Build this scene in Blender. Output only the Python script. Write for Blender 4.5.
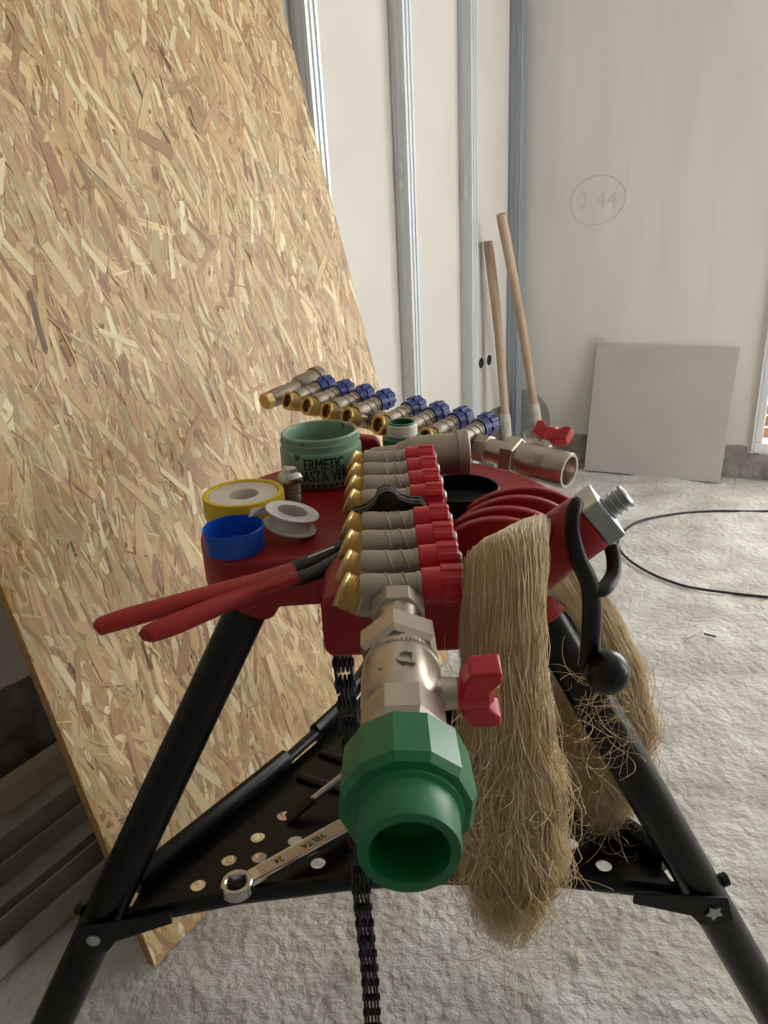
import bpy, bmesh, math, random
from math import sin, cos, pi, radians, atan2, sqrt
from mathutils import Vector, Matrix, noise

for o in list(bpy.data.objects):
    bpy.data.objects.remove(o, do_unlink=True)
SC = bpy.context.scene
COL = SC.collection
V = Vector
RND = random.Random(7)

# ------------------------------------------------------------------ camera
FPX = 769.0
PITCH, ROLL, CAMH = radians(22), radians(3), 1.105
u0 = V((0, sin(PITCH), cos(PITCH)))
FW = V((0, cos(PITCH), -sin(PITCH)))
RT = V((1, 0, 0)) * cos(ROLL) - u0 * sin(ROLL)
UP = u0 * cos(ROLL) + V((1, 0, 0)) * sin(ROLL)
CP = V((0, 0, CAMH))
cam = bpy.data.cameras.new('camera')
camo = bpy.data.objects.new('camera', cam)
COL.objects.link(camo)
cam.sensor_fit = 'VERTICAL'
cam.sensor_height = 36
cam.lens = 36 * FPX / 1024
cam.clip_start = 0.02
m = Matrix((RT, UP, -FW)).transposed().to_4x4()
m.translation = CP
camo.matrix_world = m
SC.camera = camo

# ------------------------------------------------------------------ daylight: an even overcast sky seen through the windows
world = bpy.data.worlds.new('sky')
SC.world = world
world.use_nodes = True
bg = world.node_tree.nodes['Background']
bg.inputs[0].default_value = (1.0, 1.0, 0.995, 1)
bg.inputs[1].default_value = 8.2
SC.view_settings.view_transform = 'Standard'
SC.view_settings.look = 'None'
SC.view_settings.gamma = 1
SC.view_settings.exposure = 0.0
SC.view_settings.use_curve_mapping = False


# ------------------------------------------------------------------ measuring helpers: sight line of the photo -> point in the room
def ray(x, y): return FW + RT * ((x - 384) / FPX) - UP * ((y - 512) / FPX)
def onz(x, y, z):
    d = ray(x, y); return CP + d * ((z - CAMH) / d.z)
def ony(x, y, Y):
    d = ray(x, y); return CP + d * (Y / d.y)
def onplane(x, y, p, n):
    d = ray(x, y); return CP + d * ((V(p) - CP).dot(n) / d.dot(n))
def depth(p): return (V(p) - CP).dot(FW)
def yawv(a): a = radians(a); return V((sin(a), cos(a), 0))
Z = V((0, 0, 1))


# ------------------------------------------------------------------ materials
def lin(c):
    r = []
    for v in c:
        v /= 255.0
        r.append(v / 12.92 if v <= 0.04045 else ((v + 0.055) / 1.055) ** 2.4)
    return tuple(r) + (1.0,)

def mat(name, c, rough=0.5, metal=0.0, c2=None, scale=20.0, bump=0.0, bscale=None, stretch=(1, 1, 1), detail=4,
        lo=0.35, hi=0.65, coat=0.0, spec=0.5, trans=0.0, rvar=0.0):
    mt = bpy.data.materials.new(name)
    mt.use_nodes = True
    nt = mt.node_tree
    b = nt.nodes['Principled BSDF']
    b.inputs['Base Color'].default_value = lin(c)
    b.inputs['Roughness'].default_value = rough
    b.inputs['Metallic'].default_value = metal
    b.inputs['Coat Weight'].default_value = coat
    b.inputs['Specular IOR Level'].default_value = spec
    b.inputs['Transmission Weight'].default_value = trans
    tc = nt.nodes.new('ShaderNodeTexCoord')
    mp = nt.nodes.new('ShaderNodeMapping')
    mp.inputs['Scale'].default_value = stretch
    nt.links.new(tc.outputs['Object'], mp.inputs[0])
    if c2 is not None:
        n = nt.nodes.new('ShaderNodeTexNoise')
        n.inputs['Scale'].default_value = scale
        n.inputs['Detail'].default_value = detail
        nt.links.new(mp.outputs[0], n.inputs['Vector'])
        r = nt.nodes.new('ShaderNodeValToRGB')
        r.color_ramp.elements[0].position = lo
        r.color_ramp.elements[1].position = hi
        r.color_ramp.elements[0].color = lin(c)
        r.color_ramp.elements[1].color = lin(c2)
        nt.links.new(n.outputs[0], r.inputs[0])
        nt.links.new(r.outputs[0], b.inputs['Base Color'])
        if rvar:
            mr = nt.nodes.new('ShaderNodeMapRange')
            mr.inputs[3].default_value = rough - rvar
            mr.inputs[4].default_value = rough + rvar
            nt.links.new(n.outputs[0], mr.inputs[0])
            nt.links.new(mr.outputs[0], b.inputs['Roughness'])
    if bump:
        n2 = nt.nodes.new('ShaderNodeTexNoise')
        n2.inputs['Scale'].default_value = bscale or scale
        n2.inputs['Detail'].default_value = 8
        nt.links.new(mp.outputs[0], n2.inputs['Vector'])
        bp = nt.nodes.new('ShaderNodeBump')
        bp.inputs['Strength'].default_value = bump
        bp.inputs['Distance'].default_value = 0.01
        nt.links.new(n2.outputs[0], bp.inputs['Height'])
        nt.links.new(bp.outputs[0], b.inputs['Normal'])
    return mt

M = {}
M['concrete'] = mat('rough concrete', (170, 165, 157), 0.9, c2=(216, 213, 207), scale=7, bump=1.0, bscale=55, detail=12, lo=.3, hi=.7)
M['plaster_l'] = mat('plasterboard', (206, 201, 192), 0.85, c2=(212, 207, 199), scale=3, bump=0.03, bscale=60)
M['plaster_b'] = mat('old plaster', (201, 199, 191), 0.85, c2=(212, 210, 203), scale=4, bump=0.08, bscale=30, stretch=(2, 2, 0.4))
M['plaster_far'] = mat('off white wall paint', (224, 220, 211), 0.85, c2=(231, 228, 220), scale=4, bump=0.06, bscale=30, stretch=(2, 2, 0.4))
M['ceiling'] = mat('ceiling paint', (215, 213, 208), 0.9, c2=(222, 220, 215), scale=3)
M['base'] = mat('bare concrete band', (120, 114, 106), 0.95, c2=(168, 163, 154), scale=9, bump=0.8, bscale=45)
M['base_dark'] = mat('bare dark concrete band', (84, 78, 70), 0.95, c2=(130, 124, 116), scale=14, bump=0.8, bscale=45)
M['galv'] = mat('galvanised steel', (206, 210, 213), 0.45, 0.25, c2=(218, 222, 225), scale=30, stretch=(1, 1, 0.15))
M['galv_dark'] = mat('dull galvanised steel', (150, 158, 166), 0.5, 0.3, c2=(164, 172, 180), scale=20, stretch=(1, 1, 0.2))
M['track'] = mat('dusty steel track', (158, 154, 142), 0.7, 0.2, c2=(182, 177, 164), scale=15)
M['track_b'] = mat('dusty board strip', (178, 168, 142), 0.85, c2=(192, 182, 156), scale=8)
M['tile'] = mat('grey porcelain tile', (188, 183, 176), 0.5, c2=(195, 190, 183), scale=6)
M['white'] = mat('white frame paint', (228, 230, 232), 0.4)
M['brownslat'] = mat('brown wood slat', (150, 100, 62), 0.6, c2=(172, 118, 76), scale=14, stretch=(1, 1, 6))
M['ash'] = mat('ash handle wood', (174, 148, 122), 0.6, c2=(194, 168, 142), scale=30, stretch=(1, 1, 0.08))
M['cementy'] = mat('cement caked steel', (178, 172, 160), 0.9, c2=(206, 200, 188), scale=25, bump=0.6, bscale=60)
M['blackrub'] = mat('black rubber', (26, 26, 27), 0.55)
M['osb_base'] = mat('pressed chip core', (188, 150, 104), 0.7, c2=(206, 172, 124), scale=60, bump=0.2, bscale=90)
M['osb_edge'] = mat('osb cut edge', (190, 148, 92), 0.8, c2=(160, 116, 66), scale=90, bump=0.3, bscale=120, stretch=(1, 1, 1))
M['redcast'] = mat('red painted casting', (150, 11, 19), 0.42, c2=(138, 9, 16), scale=30, bump=0.12, bscale=220, spec=0.4)
M['redplast'] = mat('red plastic', (190, 16, 32), 0.36, c2=(182, 14, 29), scale=10)
M['redgrip'] = mat('red dipped grip', (166, 30, 24), 0.5, c2=(152, 25, 20), scale=18)
M['bluecap'] = mat('blue plastic', (14, 42, 120), 0.38, c2=(12, 38, 112), scale=10)
M['bluering'] = mat('bright blue plastic', (6, 84, 196), 0.36, c2=(8, 78, 186), scale=12)
M['yellow'] = mat('yellow plastic', (222, 192, 24), 0.4, c2=(214, 184, 22), scale=12)
M['ptfe'] = mat('white ptfe tape', (222, 214, 206), 0.6, c2=(214, 206, 198), scale=20)
M['whiteplast'] = mat('white plastic', (216, 208, 208), 0.35, c2=(210, 202, 202), scale=10)
M['green'] = mat('green polypropylene', (6, 112, 62), 0.36, c2=(8, 106, 58), scale=14)
M['greendark'] = mat('dark green polypropylene', (30, 96, 60), 0.4, c2=(26, 88, 54), scale=14)
M['potgreen'] = mat('pale green plastic pot', (126, 158, 132), 0.4, c2=(102, 136, 110), scale=9, lo=0.45, hi=0.7)
M['paste'] = mat('green sealing paste', (70, 112, 84), 0.5, c2=(50, 88, 64), scale=40, bump=0.5, bscale=60)
M['ink'] = mat('black print', (14, 16, 14), 0.55)
M['nickel'] = mat('nickel plated brass', (182, 172, 156), 0.3, 0.85, c2=(168, 158, 142), scale=25, rvar=0.06)
M['nickel_mat'] = mat('satin nickel casting', (168, 158, 142), 0.46, 0.7, c2=(156, 146, 130), scale=40, bump=0.06, bscale=300)
M['chrome'] = mat('chrome steel', (200, 198, 194), 0.2, 0.95, c2=(186, 184, 180), scale=20)
M['zinc'] = mat('zinc plated steel', (176, 182, 184), 0.3, 0.9, c2=(160, 166, 168), scale=20)
M['brass'] = mat('brass', (212, 184, 126), 0.36, 0.85, c2=(196, 166, 106), scale=30)
M['blackpaint'] = mat('black gloss paint', (5, 5, 6), 0.28, c2=(8, 8, 8), scale=12, spec=0.3)
M['blacksteel'] = mat('black oxide steel', (24, 24, 25), 0.4, 0.3, c2=(34, 33, 32), scale=30)
M['blackplast'] = mat('black plastic', (6, 6, 6), 0.3, spec=0.4)
M['hemp'] = mat('flax hemp fibre', (232, 210, 168), 0.5, c2=(206, 180, 136), scale=40, spec=0.4)
M['hempcore'] = mat('dense hemp fibre', (196, 168, 124), 0.8, c2=(160, 132, 92), scale=120, stretch=(1, 1, 0.06), bump=0.8, bscale=160)
M['pencil'] = mat('pencil mark', (215, 211, 202), 0.9)
M['patch'] = mat('grey filler patch', (158, 156, 150), 0.95, c2=(172, 170, 164), scale=16)
M['dark'] = mat('dark hole', (26, 24, 22), 0.9)
M['splinter'] = mat('pale splinter', (214, 208, 192), 0.8, c2=(196, 188, 168), scale=40)
gm = bpy.data.materials.new('window glass')
gm.use_nodes = True
nt = gm.node_tree
tr = nt.nodes.new('ShaderNodeBsdfTransparent'); gl = nt.nodes.new('ShaderNodeBsdfGlossy'); mx = nt.nodes.new('ShaderNodeMixShader')
gl.inputs['Roughness'].default_value = 0.02
mx.inputs[0].default_value = 0.06
nt.links.new(tr.outputs[0], mx.inputs[1]); nt.links.new(gl.outputs[0], mx.inputs[2])
nt.links.new(mx.outputs[0], nt.nodes['Material Output'].inputs[0])
M['glass'] = gm

# strand material: each strand has its own colour (attribute), plus wood grain
sm = bpy.data.materials.new('osb strands')
sm.use_nodes = True
nt = sm.node_tree
b = nt.nodes['Principled BSDF']
b.inputs['Roughness'].default_value = 0.5
b.inputs['Specular IOR Level'].default_value = 0.45
at = nt.nodes.new('ShaderNodeAttribute'); at.attribute_name = 'Col'
uvn = nt.nodes.new('ShaderNodeUVMap')
mp = nt.nodes.new('ShaderNodeMapping'); mp.inputs['Scale'].default_value = (900, 30, 1)
ns = nt.nodes.new('ShaderNodeTexNoise'); ns.inputs['Scale'].default_value = 1.0; ns.inputs['Detail'].default_value = 3
mr = nt.nodes.new('ShaderNodeMapRange'); mr.inputs[3].default_value = 0.62; mr.inputs[4].default_value = 1.12
ml = nt.nodes.new('ShaderNodeMixRGB'); ml.blend_type = 'MULTIPLY'; ml.inputs[0].default_value = 1
nt.links.new(uvn.outputs[0], mp.inputs[0]); nt.links.new(mp.outputs[0], ns.inputs['Vector'])
nt.links.new(ns.outputs[0], mr.inputs[0])
nt.links.new(at.outputs['Color'], ml.inputs[1]); nt.links.new(mr.outputs[0], ml.inputs[2])
nt.links.new(ml.outputs[0], b.inputs['Base Color'])
bp = nt.nodes.new('ShaderNodeBump'); bp.inputs['Strength'].default_value = 0.25; bp.inputs['Distance'].default_value = 0.002
nt.links.new(ns.outputs[0], bp.inputs['Height']); nt.links.new(bp.outputs[0], b.inputs['Normal'])
M['strands'] = sm


# ------------------------------------------------------------------ mesh builder
def frame(d, hint=None):
    d = V(d).normalized()
    h = V(hint) if hint is not None else (Z if abs(d.z) < 0.9 else V((1, 0, 0)))
    x = h.cross(d)
    if x.length < 1e-6:
        x = V((1, 0, 0)).cross(d)
    x.normalize()
    return x, d.cross(x), d

class MB:
    def __init__(s): s.v = []; s.f = []; s.col = None
    def add(s, vs, fs):
        n = len(s.v)
        s.v += [V(p) for p in vs]
        s.f += [tuple(i + n for i in f) for f in fs]
        return s
    def lathe(s, prof, o, d, segs=24, caps=True, hint=None, rot=0.0, rfun=None):
        x, y, dd = frame(d, hint); o = V(o); vs = []; fs = []
        for (t, r) in prof:
            for k in range(segs):
                a = 2 * pi * k / segs + rot
                rr = r * (rfun(k, t) if rfun else 1)
                vs.append(o + dd * t + x * (rr * cos(a)) + y * (rr * sin(a)))
        for i in range(len(prof) - 1):
            for k in range(segs):
                k2 = (k + 1) % segs
                fs.append((i * segs + k, i * segs + k2, (i + 1) * segs + k2, (i + 1) * segs + k))
        if caps:
            fs.append(tuple(range(segs - 1, -1, -1)))
            b = (len(prof) - 1) * segs
            fs.append(tuple(range(b, b + segs)))
        return s.add(vs, fs)
    def ring(s, prof, o, d, segs=32, hint=None, rot=0.0):
        """closed profile (t, r) turned all the way round"""
        x, y, dd = frame(d, hint); o = V(o); vs = []; fs = []; n = len(prof)
        for (t, r) in prof:
            for k in range(segs):
                a = 2 * pi * k / segs + rot
                vs.append(o + dd * t + x * (r * cos(a)) + y * (r * sin(a)))
        for i in range(n):
            j = (i + 1) % n
            for k in range(segs):
                k2 = (k + 1) % segs
                fs.append((i * segs + k, i * segs + k2, j * segs + k2, j * segs + k))
        return s.add(vs, fs)
    def box(s, c, size, ax=None):
        c = V(c); X, Y, Zz = ax if ax else (V((1, 0, 0)), V((0, 1, 0)), Z)
        vs = []
        for k in range(8):
            vs.append(c + X * (size[0] / 2 * (1 if k & 1 else -1)) + Y * (size[1] / 2 * (1 if k & 2 else -1)) + Zz * (size[2] / 2 * (1 if k & 4 else -1)))
        return s.add(vs, [(0, 2, 3, 1), (4, 5, 7, 6), (0, 1, 5, 4), (2, 6, 7, 3), (0, 4, 6, 2), (1, 3, 7, 5)])
    def tube(s, path, r, segs=10, flat=1.0, hint=None, caps=True):
        path = [V(p) for p in path]; n = len(path)
        rs = r if isinstance(r, (list, tuple)) else [r] * n
        vs = []; fs = []; px = None
        for i, p in enumerate(path):
            t = (path[min(i + 1, n - 1)] - path[max(i - 1, 0)]).normalized()
            if px is None:
                x, y, _ = frame(t, hint)
            else:
                x = px - t * px.dot(t)
                x.normalize(); y = t.cross(x)
            px = x
            for k in range(segs):
                a = 2 * pi * k / segs
                vs.append(p + x * (rs[i] * cos(a)) + y * (rs[i] * flat * sin(a)))
        for i in range(n - 1):
            for k in range(segs):
                k2 = (k + 1) % segs
                fs.append((i * segs + k, i * segs + k2, (i + 1) * segs + k2, (i + 1) * segs + k))
        if caps:
            fs.append(tuple(range(segs - 1, -1, -1)))
            fs.append(tuple(range((n - 1) * segs, n * segs)))
        return s.add(vs, fs)
    def prism(s, poly, o, ex, ey, ez, h):
        """poly in (ex, ey), extruded by h along ez"""
        o = V(o); n = len(poly)
        vs = [o + V(ex) * p[0] + V(ey) * p[1] for p in poly]
        vs += [v + V(ez) * h for v in vs]
        fs = [tuple(range(n - 1, -1, -1)), tuple(range(n, 2 * n))]
        for k in range(n):
            k2 = (k + 1) % n
            fs.append((k, k2, n + k2, n + k))
        return s.add(vs, fs)

PW = {}
def mesh_of(name, mb, smooth=True, sharp=32):
    me = bpy.data.meshes.new(name)
    me.from_pydata([tuple(v) for v in mb.v], [], mb.f)
    bm = bmesh.new(); bm.from_mesh(me)
    bmesh.ops.recalc_face_normals(bm, faces=bm.faces)
    bm.to_mesh(me); bm.free()
    if smooth:
        me.polygons.foreach_set('use_smooth', [True] * len(me.polygons))
        me.set_sharp_from_angle(angle=radians(sharp))
    me.update()
    return me

def link(name, data, parent=None, mw=None):
    o = bpy.data.objects.new(name, data)
    COL.objects.link(o)
    mw = mw or Matrix()
    if parent is not None:
        o.parent = parent
        o.matrix_basis = PW[parent.name].inverted() @ mw
    else:
        o.matrix_basis = mw
    PW[o.name] = mw
    return o

def obj(name, mb, material, parent=None, smooth=True, bevel=0.0, sharp=32, seg=2):
    """mesh given in room coordinates; its origin goes to the middle of its base"""
    if isinstance(mb, MB):
        lo = V((min(v.x for v in mb.v), min(v.y for v in mb.v), min(v.z for v in mb.v)))
        hi = V((max(v.x for v in mb.v), max(v.y for v in mb.v), max(v.z for v in mb.v)))
        c = V(((lo.x + hi.x) / 2, (lo.y + hi.y) / 2, lo.z))
        mb2 = MB(); mb2.v = [v - c for v in mb.v]; mb2.f = mb.f
        me = mesh_of(name, mb2, smooth, sharp)
    else:
        me = mb; c = V((0, 0, 0))
    me.materials.append(M[material] if isinstance(material, str) else material)
    o = link(name, me, parent, Matrix.Translation(c))
    if bevel:
        md = o.modifiers.new('bevel', 'BEVEL'); md.width = bevel; md.segments = seg; md.limit_method = 'ANGLE'; md.angle_limit = radians(30)
    return o

def lobj(name, mb, material, parent, mw, smooth=True, sharp=32):
    """mesh given in local coordinates, placed with a world matrix"""
    me = mesh_of(name, mb, smooth, sharp) if isinstance(mb, MB) else mb
    if not me.materials:
        me.materials.append(M[material])
    return link(name, me, parent, mw)

def tag(o, label=None, cat=None, group=None, kind=None):
    if label: o['label'] = label
    if cat: o['category'] = cat
    if group: o['group'] = group
    if kind: o['kind'] = kind
    return o

def thing(name, loc, label, cat, group=None):
    o = link(name, None, None, Matrix.Translation(V(loc)))
    o.empty_display_size = 0.05
    return tag(o, label, cat, group)

def struct(name, mb, material, **k):
    return tag(obj(name, mb, material, **k), kind='structure')

def plate(name, outline, holes, th, o, ex, ey, ez):
    """flat plate with real holes: 2D curve fill -> mesh, put into (ex, ey, ez)"""
    cu = bpy.data.curves.new(name, 'CURVE'); cu.dimensions = '2D'; cu.fill_mode = 'BOTH'; cu.extrude = th / 2
    for loop in [outline] + holes:
        sp = cu.splines.new('POLY'); sp.points.add(len(loop) - 1); sp.use_cyclic_u = True
        for p, q in zip(sp.points, loop): p.co = (q[0], q[1], 0, 1)
    ob = bpy.data.objects.new(name, cu); COL.objects.link(ob)
    dg = bpy.context.evaluated_depsgraph_get()
    me = bpy.data.meshes.new_from_object(ob.evaluated_get(dg))
    mb = MB()
    mb.v = [V(o) + V(ex) * v.co.x + V(ey) * v.co.y + V(ez) * (v.co.z + th / 2) for v in me.vertices]
    mb.f = [tuple(p.vertices) for p in me.polygons]
    bpy.data.objects.remove(ob); bpy.data.curves.remove(cu); bpy.data.meshes.remove(me)
    return mb

def text2d(s, size, extrude=0.0003, bold=0.0, align='CENTER'):
    cu = bpy.data.curves.new('txt', 'FONT'); cu.body = s; cu.size = size; cu.extrude = extrude; cu.offset = bold
    cu.align_x = align; cu.resolution_u = 4
    ob = bpy.data.objects.new('txt', cu); COL.objects.link(ob)
    dg = bpy.context.evaluated_depsgraph_get()
    me = bpy.data.meshes.new_from_object(ob.evaluated_get(dg))
    bm = bmesh.new(); bm.from_mesh(me)
    xs = [v.co.x for v in bm.verts]
    lo, hi = min(xs), max(xs); n = max(2, int((hi - lo) / 0.0025))
    for k in range(1, n):
        bmesh.ops.bisect_plane(bm, geom=bm.verts[:] + bm.edges[:] + bm.faces[:], plane_co=(lo + (hi - lo) * k / n, 0, 0), plane_no=(1, 0, 0))
    vs = [v.co.copy() for v in bm.verts]; bm.verts.index_update()
    fs = [tuple(v.index for v in f.verts) for f in bm.faces]
    bm.free(); bpy.data.objects.remove(ob); bpy.data.curves.remove(cu); bpy.data.meshes.remove(me)
    return vs, fs

def catmull(pts, n=6, closed=False):
    out = []; N = len(pts); pts = [V(p) for p in pts]
    for i in range(N if closed else N - 1):
        p1 = pts[i]; p2 = pts[(i + 1) % N]
        p0 = pts[i - 1] if (i > 0 or closed) else p1 * 2 - p2
        p3 = pts[(i + 2) % N] if (i + 2 < N or closed) else p2 * 2 - p1
        for k in range(n):
            t = k / n
            out.append(0.5 * ((2 * p1) + (p2 - p0) * t + (2 * p0 - 5 * p1 + 4 * p2 - p3) * t * t + (3 * p1 - p0 - 3 * p2 + p3) * t ** 3))
    if not closed: out.append(pts[-1])
    return out

# ================================================================== THE ROOM
UL = yawv(33); NL = V((UL.y, -UL.x, 0))            # along the left wall / into the room
UB = yawv(26 + 90); NB = V((UB.y, -UB.x, 0)); NB = NB if NB.y < 0 else -NB   # along the back wall to the right / into the room
C0 = V((0.591, 3.325, 0))                          # the corner between left and back wall
CEIL = 2.95
C1 = C0 + UB * 3.4
C2 = C1 - UL * 6.2
C3 = C0 - UL * 6.6

# floor: rough screed with trowel ridges, displaced for real
def floor_mesh():
    mb = MB(); nx, ny = 250, 330
    x0, x1, y0, y1 = -4.2, 4.6, -4.2, 4.2
    # finer where the photograph looks
    def warp(t, a, b, lo, hi):
        return lo + (hi - lo) * t
    xs = []; ys = []
    t = x0
    while t < x1:
        xs.append(t); t += 0.014 if -0.9 < t < 1.6 else 0.12
    t = y0
    while t < y1:
        ys.append(t); t += 0.014 if 0.35 < t < 3.4 else 0.12
    vs = []
    for y in ys:
        for x in xs:
            p = V((x, y, 0))
            h = noise.fractal(p * 9, 0.8, 2.2, 5) * 0.0030
            h += noise.noise(V((x * 48, y * 48, 3))) * 0.0022 + max(0, noise.noise(V((x * 21, y * 21, 8))) - .25) * 0.008
            if x > 0.15:
                q = y + 0.10 * x + 0.05 * noise.noise(V((x * 1.5, y * 1.5, 9)))
                amp = min(1, (x - 0.15) * 3) * (0.5 + 0.5 * noise.noise(V((x * 2, y * 2, 5))))
                h += amp * 0.011 * (1 - abs(noise.noise(V((x * 1.3, q * 13, 1))))) ** 7 + amp * 0.006 * (1 - abs(noise.noise(V((x * 2.6, q * 30, 4))))) ** 6
            vs.append(V((x, y, min(h - 0.0070, 0.004))))
    nX = len(xs)
    fs = [(j * nX + i, j * nX + i + 1, (j + 1) * nX + i + 1, (j + 1) * nX + i) for j in range(len(ys) - 1) for i in range(nX - 1)]
    mb.v = vs; mb.f = fs
    return mb
fl = struct('floor', floor_mesh(), 'concrete', sharp=80)

def wall_boxes(p, u, n, th, rects):
    """rects (s0, s1, z0, z1) along u from p; the wall lies behind its face"""
    mb = MB()
    for (s0, s1, z0, z1) in rects:
        mb.box(p + u * ((s0 + s1) / 2) - n * (th / 2) + Z * ((z0 + z1) / 2), (s1 - s0, th, z1 - z0), (u, n, Z))
    return mb
TH = 0.16
struct('wall_left', wall_boxes(C0, -UL, NL, TH, [(-0.1, 6.7, -0.02, CEIL)]), 'plaster_l', smooth=False)
WS0, WS1, WZ0, WZ1 = 0.985, 2.65, 0.112, 2.42
struct('wall_back', wall_boxes(C0, UB, NB, TH, [(-0.1, WS0, -0.02, CEIL), (WS0, WS1, -0.02, WZ0), (WS0, WS1, WZ1, CEIL), (WS1, 3.5, -0.02, CEIL)]), 'plaster_far', smooth=False)
NR = -NL
RS0, RS1 = 0.35, 1.55
struct('wall_right', wall_boxes(C1, -UL, NR, TH, [(0, RS0, -0.02, CEIL), (RS0, RS1, -0.02, 0.112), (RS0, RS1, WZ1, CEIL), (RS1, 6.3, -0.02, CEIL)]), 'plaster_b', smooth=False)
URR = (C2 - C3).normalized(); NRR = V((-URR.y, URR.x, 0))
struct('wall_rear', wall_boxes(C3, URR, NRR, TH, [(-0.1, (C2 - C3).length + 0.1, -0.02, CEIL)]), 'plaster_b', smooth=False)
mb = MB(); mb.prism([(p.x, p.y) for p in (C3 - UL * .3 - NL * .3, C2 + NL * .3 - UL * .3, C1 + NL * .3 + UL * .3, C0 + UL * .3 - NL * .3)], (0, 0, CEIL), V((1, 0, 0)), V((0, 1, 0)), Z, 0.12)
struct('ceiling', mb, 'ceiling', smooth=False)

# bare concrete band along the foot of the walls
def band(p, u, n, s0, s1, h, th, seed):
    mb = MB(); r = random.Random(seed); N = int((s1 - s0) / 0.03)
    vs = []; fs = []
    for k in range(N + 1):
        s = s0 + (s1 - s0) * k / N
        hh = h + 0.012 * noise.noise(V((s * 9, seed, 0))) + 0.006 * noise.noise(V((s * 40, seed, 2)))
        b = p + u * s
        vs += [b + n * 0.0, b + n * th, b + n * th + Z * hh, b + Z * (hh + 0.004)]
    for k in range(N):
        for q in range(4):
            q2 = (q + 1) % 4
            fs.append((k * 4 + q, k * 4 + q2, k * 4 + 4 + q2, k * 4 + 4 + q))
    fs += [(0, 1, 2, 3), (N * 4 + 3, N * 4 + 2, N * 4 + 1, N * 4)]
    mb.add(vs, fs)
    return mb
struct('baseboard_back', band(C0, UB, NB, 0.0, WS0 - .02, 0.128, 0.006, 3), 'base', sharp=60)
struct('baseboard_back', band(C0, UB, NB, WS0 - .02, 3.0, 0.100, 0.006, 4), 'base', sharp=60)
struct('baseboard_left', band(C0, -UL, NL, 0.0, 6.0, 0.265, 0.008, 5), 'base_dark', sharp=60)

# windows
def window(name, p, u, n, s0, s1, z0, z1, mid=True):
    fr = struct(name, MB().box(p + u * ((s0 + s1) / 2) - n * 0.03 + Z * (z0 + 0.02), (s1 - s0, 0.09, 0.04), (u, n, Z)), 'white', smooth=False, bevel=0.004)
    w = 0.028
    for (a, b_) in ((s0, s0 + w), (s1 - w, s1)) + ((((s0 + s1) / 2 - 0.04, (s0 + s1) / 2 + 0.04),) if mid else ()):
        obj('window_post', MB().box(p + u * ((a + b_) / 2) - n * 0.03 + Z * ((z0 + z1) / 2 + 0.02), (b_ - a, 0.085, z1 - z0 - 0.04), (u, n, Z)), 'white', fr, smooth=False, bevel=0.004)
    obj('window_head', MB().box(p + u * ((s0 + s1) / 2) - n * 0.03 + Z * (z1 - 0.025), (s1 - s0, 0.09, 0.05), (u, n, Z)), 'white', fr, smooth=False, bevel=0.004)
    obj('window_trim', MB().box(p + u * (s0 - 0.004) + n * 0.006 + Z * ((z0 + z1) / 2), (0.008, 0.014, z1 - z0), (u, n, Z)), 'white', fr, smooth=False)
    mids = [(s0 + w, (s0 + s1) / 2 - 0.04), ((s0 + s1) / 2 + 0.04, s1 - w)]
    for a, b_ in mids:
        obj('pane', MB().box(p + u * ((a + b_) / 2) - n * 0.03 + Z * ((z0 + z1) / 2), (b_ - a, 0.006, z1 - z0 - 0.09), (u, n, Z)), 'glass', fr, smooth=False)
    # a sampling portal fills the opening so that the sky's light finds its way in
    L = bpy.data.lights.new('window_portal', 'AREA'); L.shape = 'RECTANGLE'; L.size = s1 - s0; L.size_y = z1 - z0
    L.cycles.is_portal = True
    lo = bpy.data.objects.new('window_portal', L); COL.objects.link(lo)
    mm = Matrix((u, n.cross(u) if False else Z, u.cross(Z))).transposed().to_4x4()
    if u.cross(Z).dot(n) > 0:   # light shines along -Z of its own frame: into the room
        mm = Matrix((-u, Z, (-u).cross(Z))).transposed().to_4x4()
    mm.translation = p + u * ((s0 + s1) / 2) - n * 0.13 + Z * ((z0 + z1) / 2)
    lo.matrix_world = mm
    return fr
window('window_1', C0, UB, NB, WS0, WS1, WZ0, WZ1)
window('window_2', C1, -UL, NR, RS0, RS1, WZ0, WZ1)
# balcony outside the far window
bal = C0 + UB * 1.9 - NB * 0.24
tag(obj('balcony_slab', MB().box(C0 + UB * 1.9 - NB * 0.72 + Z * (-0.02), (3.0, 1.1, 0.12), (UB, NB, Z)), 'concrete', smooth=False), 'concrete balcony slab outside the window', 'balcony')
tag(obj('shade_slab', MB().box(C0 + UB * 1.9 - NB * 0.78 + Z * 2.62, (3.2, 1.2, 0.14), (UB, NB, Z)), 'concrete', smooth=False), 'unseen slab added overhead outside the window to shade the railing', 'balcony')  # out of view, added to keep sky light off the brown slats
rl = thing('balcony_railing', bal, 'brown slatted wooden railing outside the window at right edge', 'railing')
for k in range(7):
    obj('slat', MB().box(bal + Z * (0.125 + k * 0.051), (2.8, 0.022, 0.044), (UB, NB, Z)), 'brownslat', rl, smooth=False, bevel=0.004)
for s in (-1.3, 0, 1.3):
    obj('post', MB().box(bal - NB * 0.035 + UB * s + Z * 0.25, (0.05, 0.04, 0.42), (UB, NB, Z)), 'galv_dark', rl, smooth=False)

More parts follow.
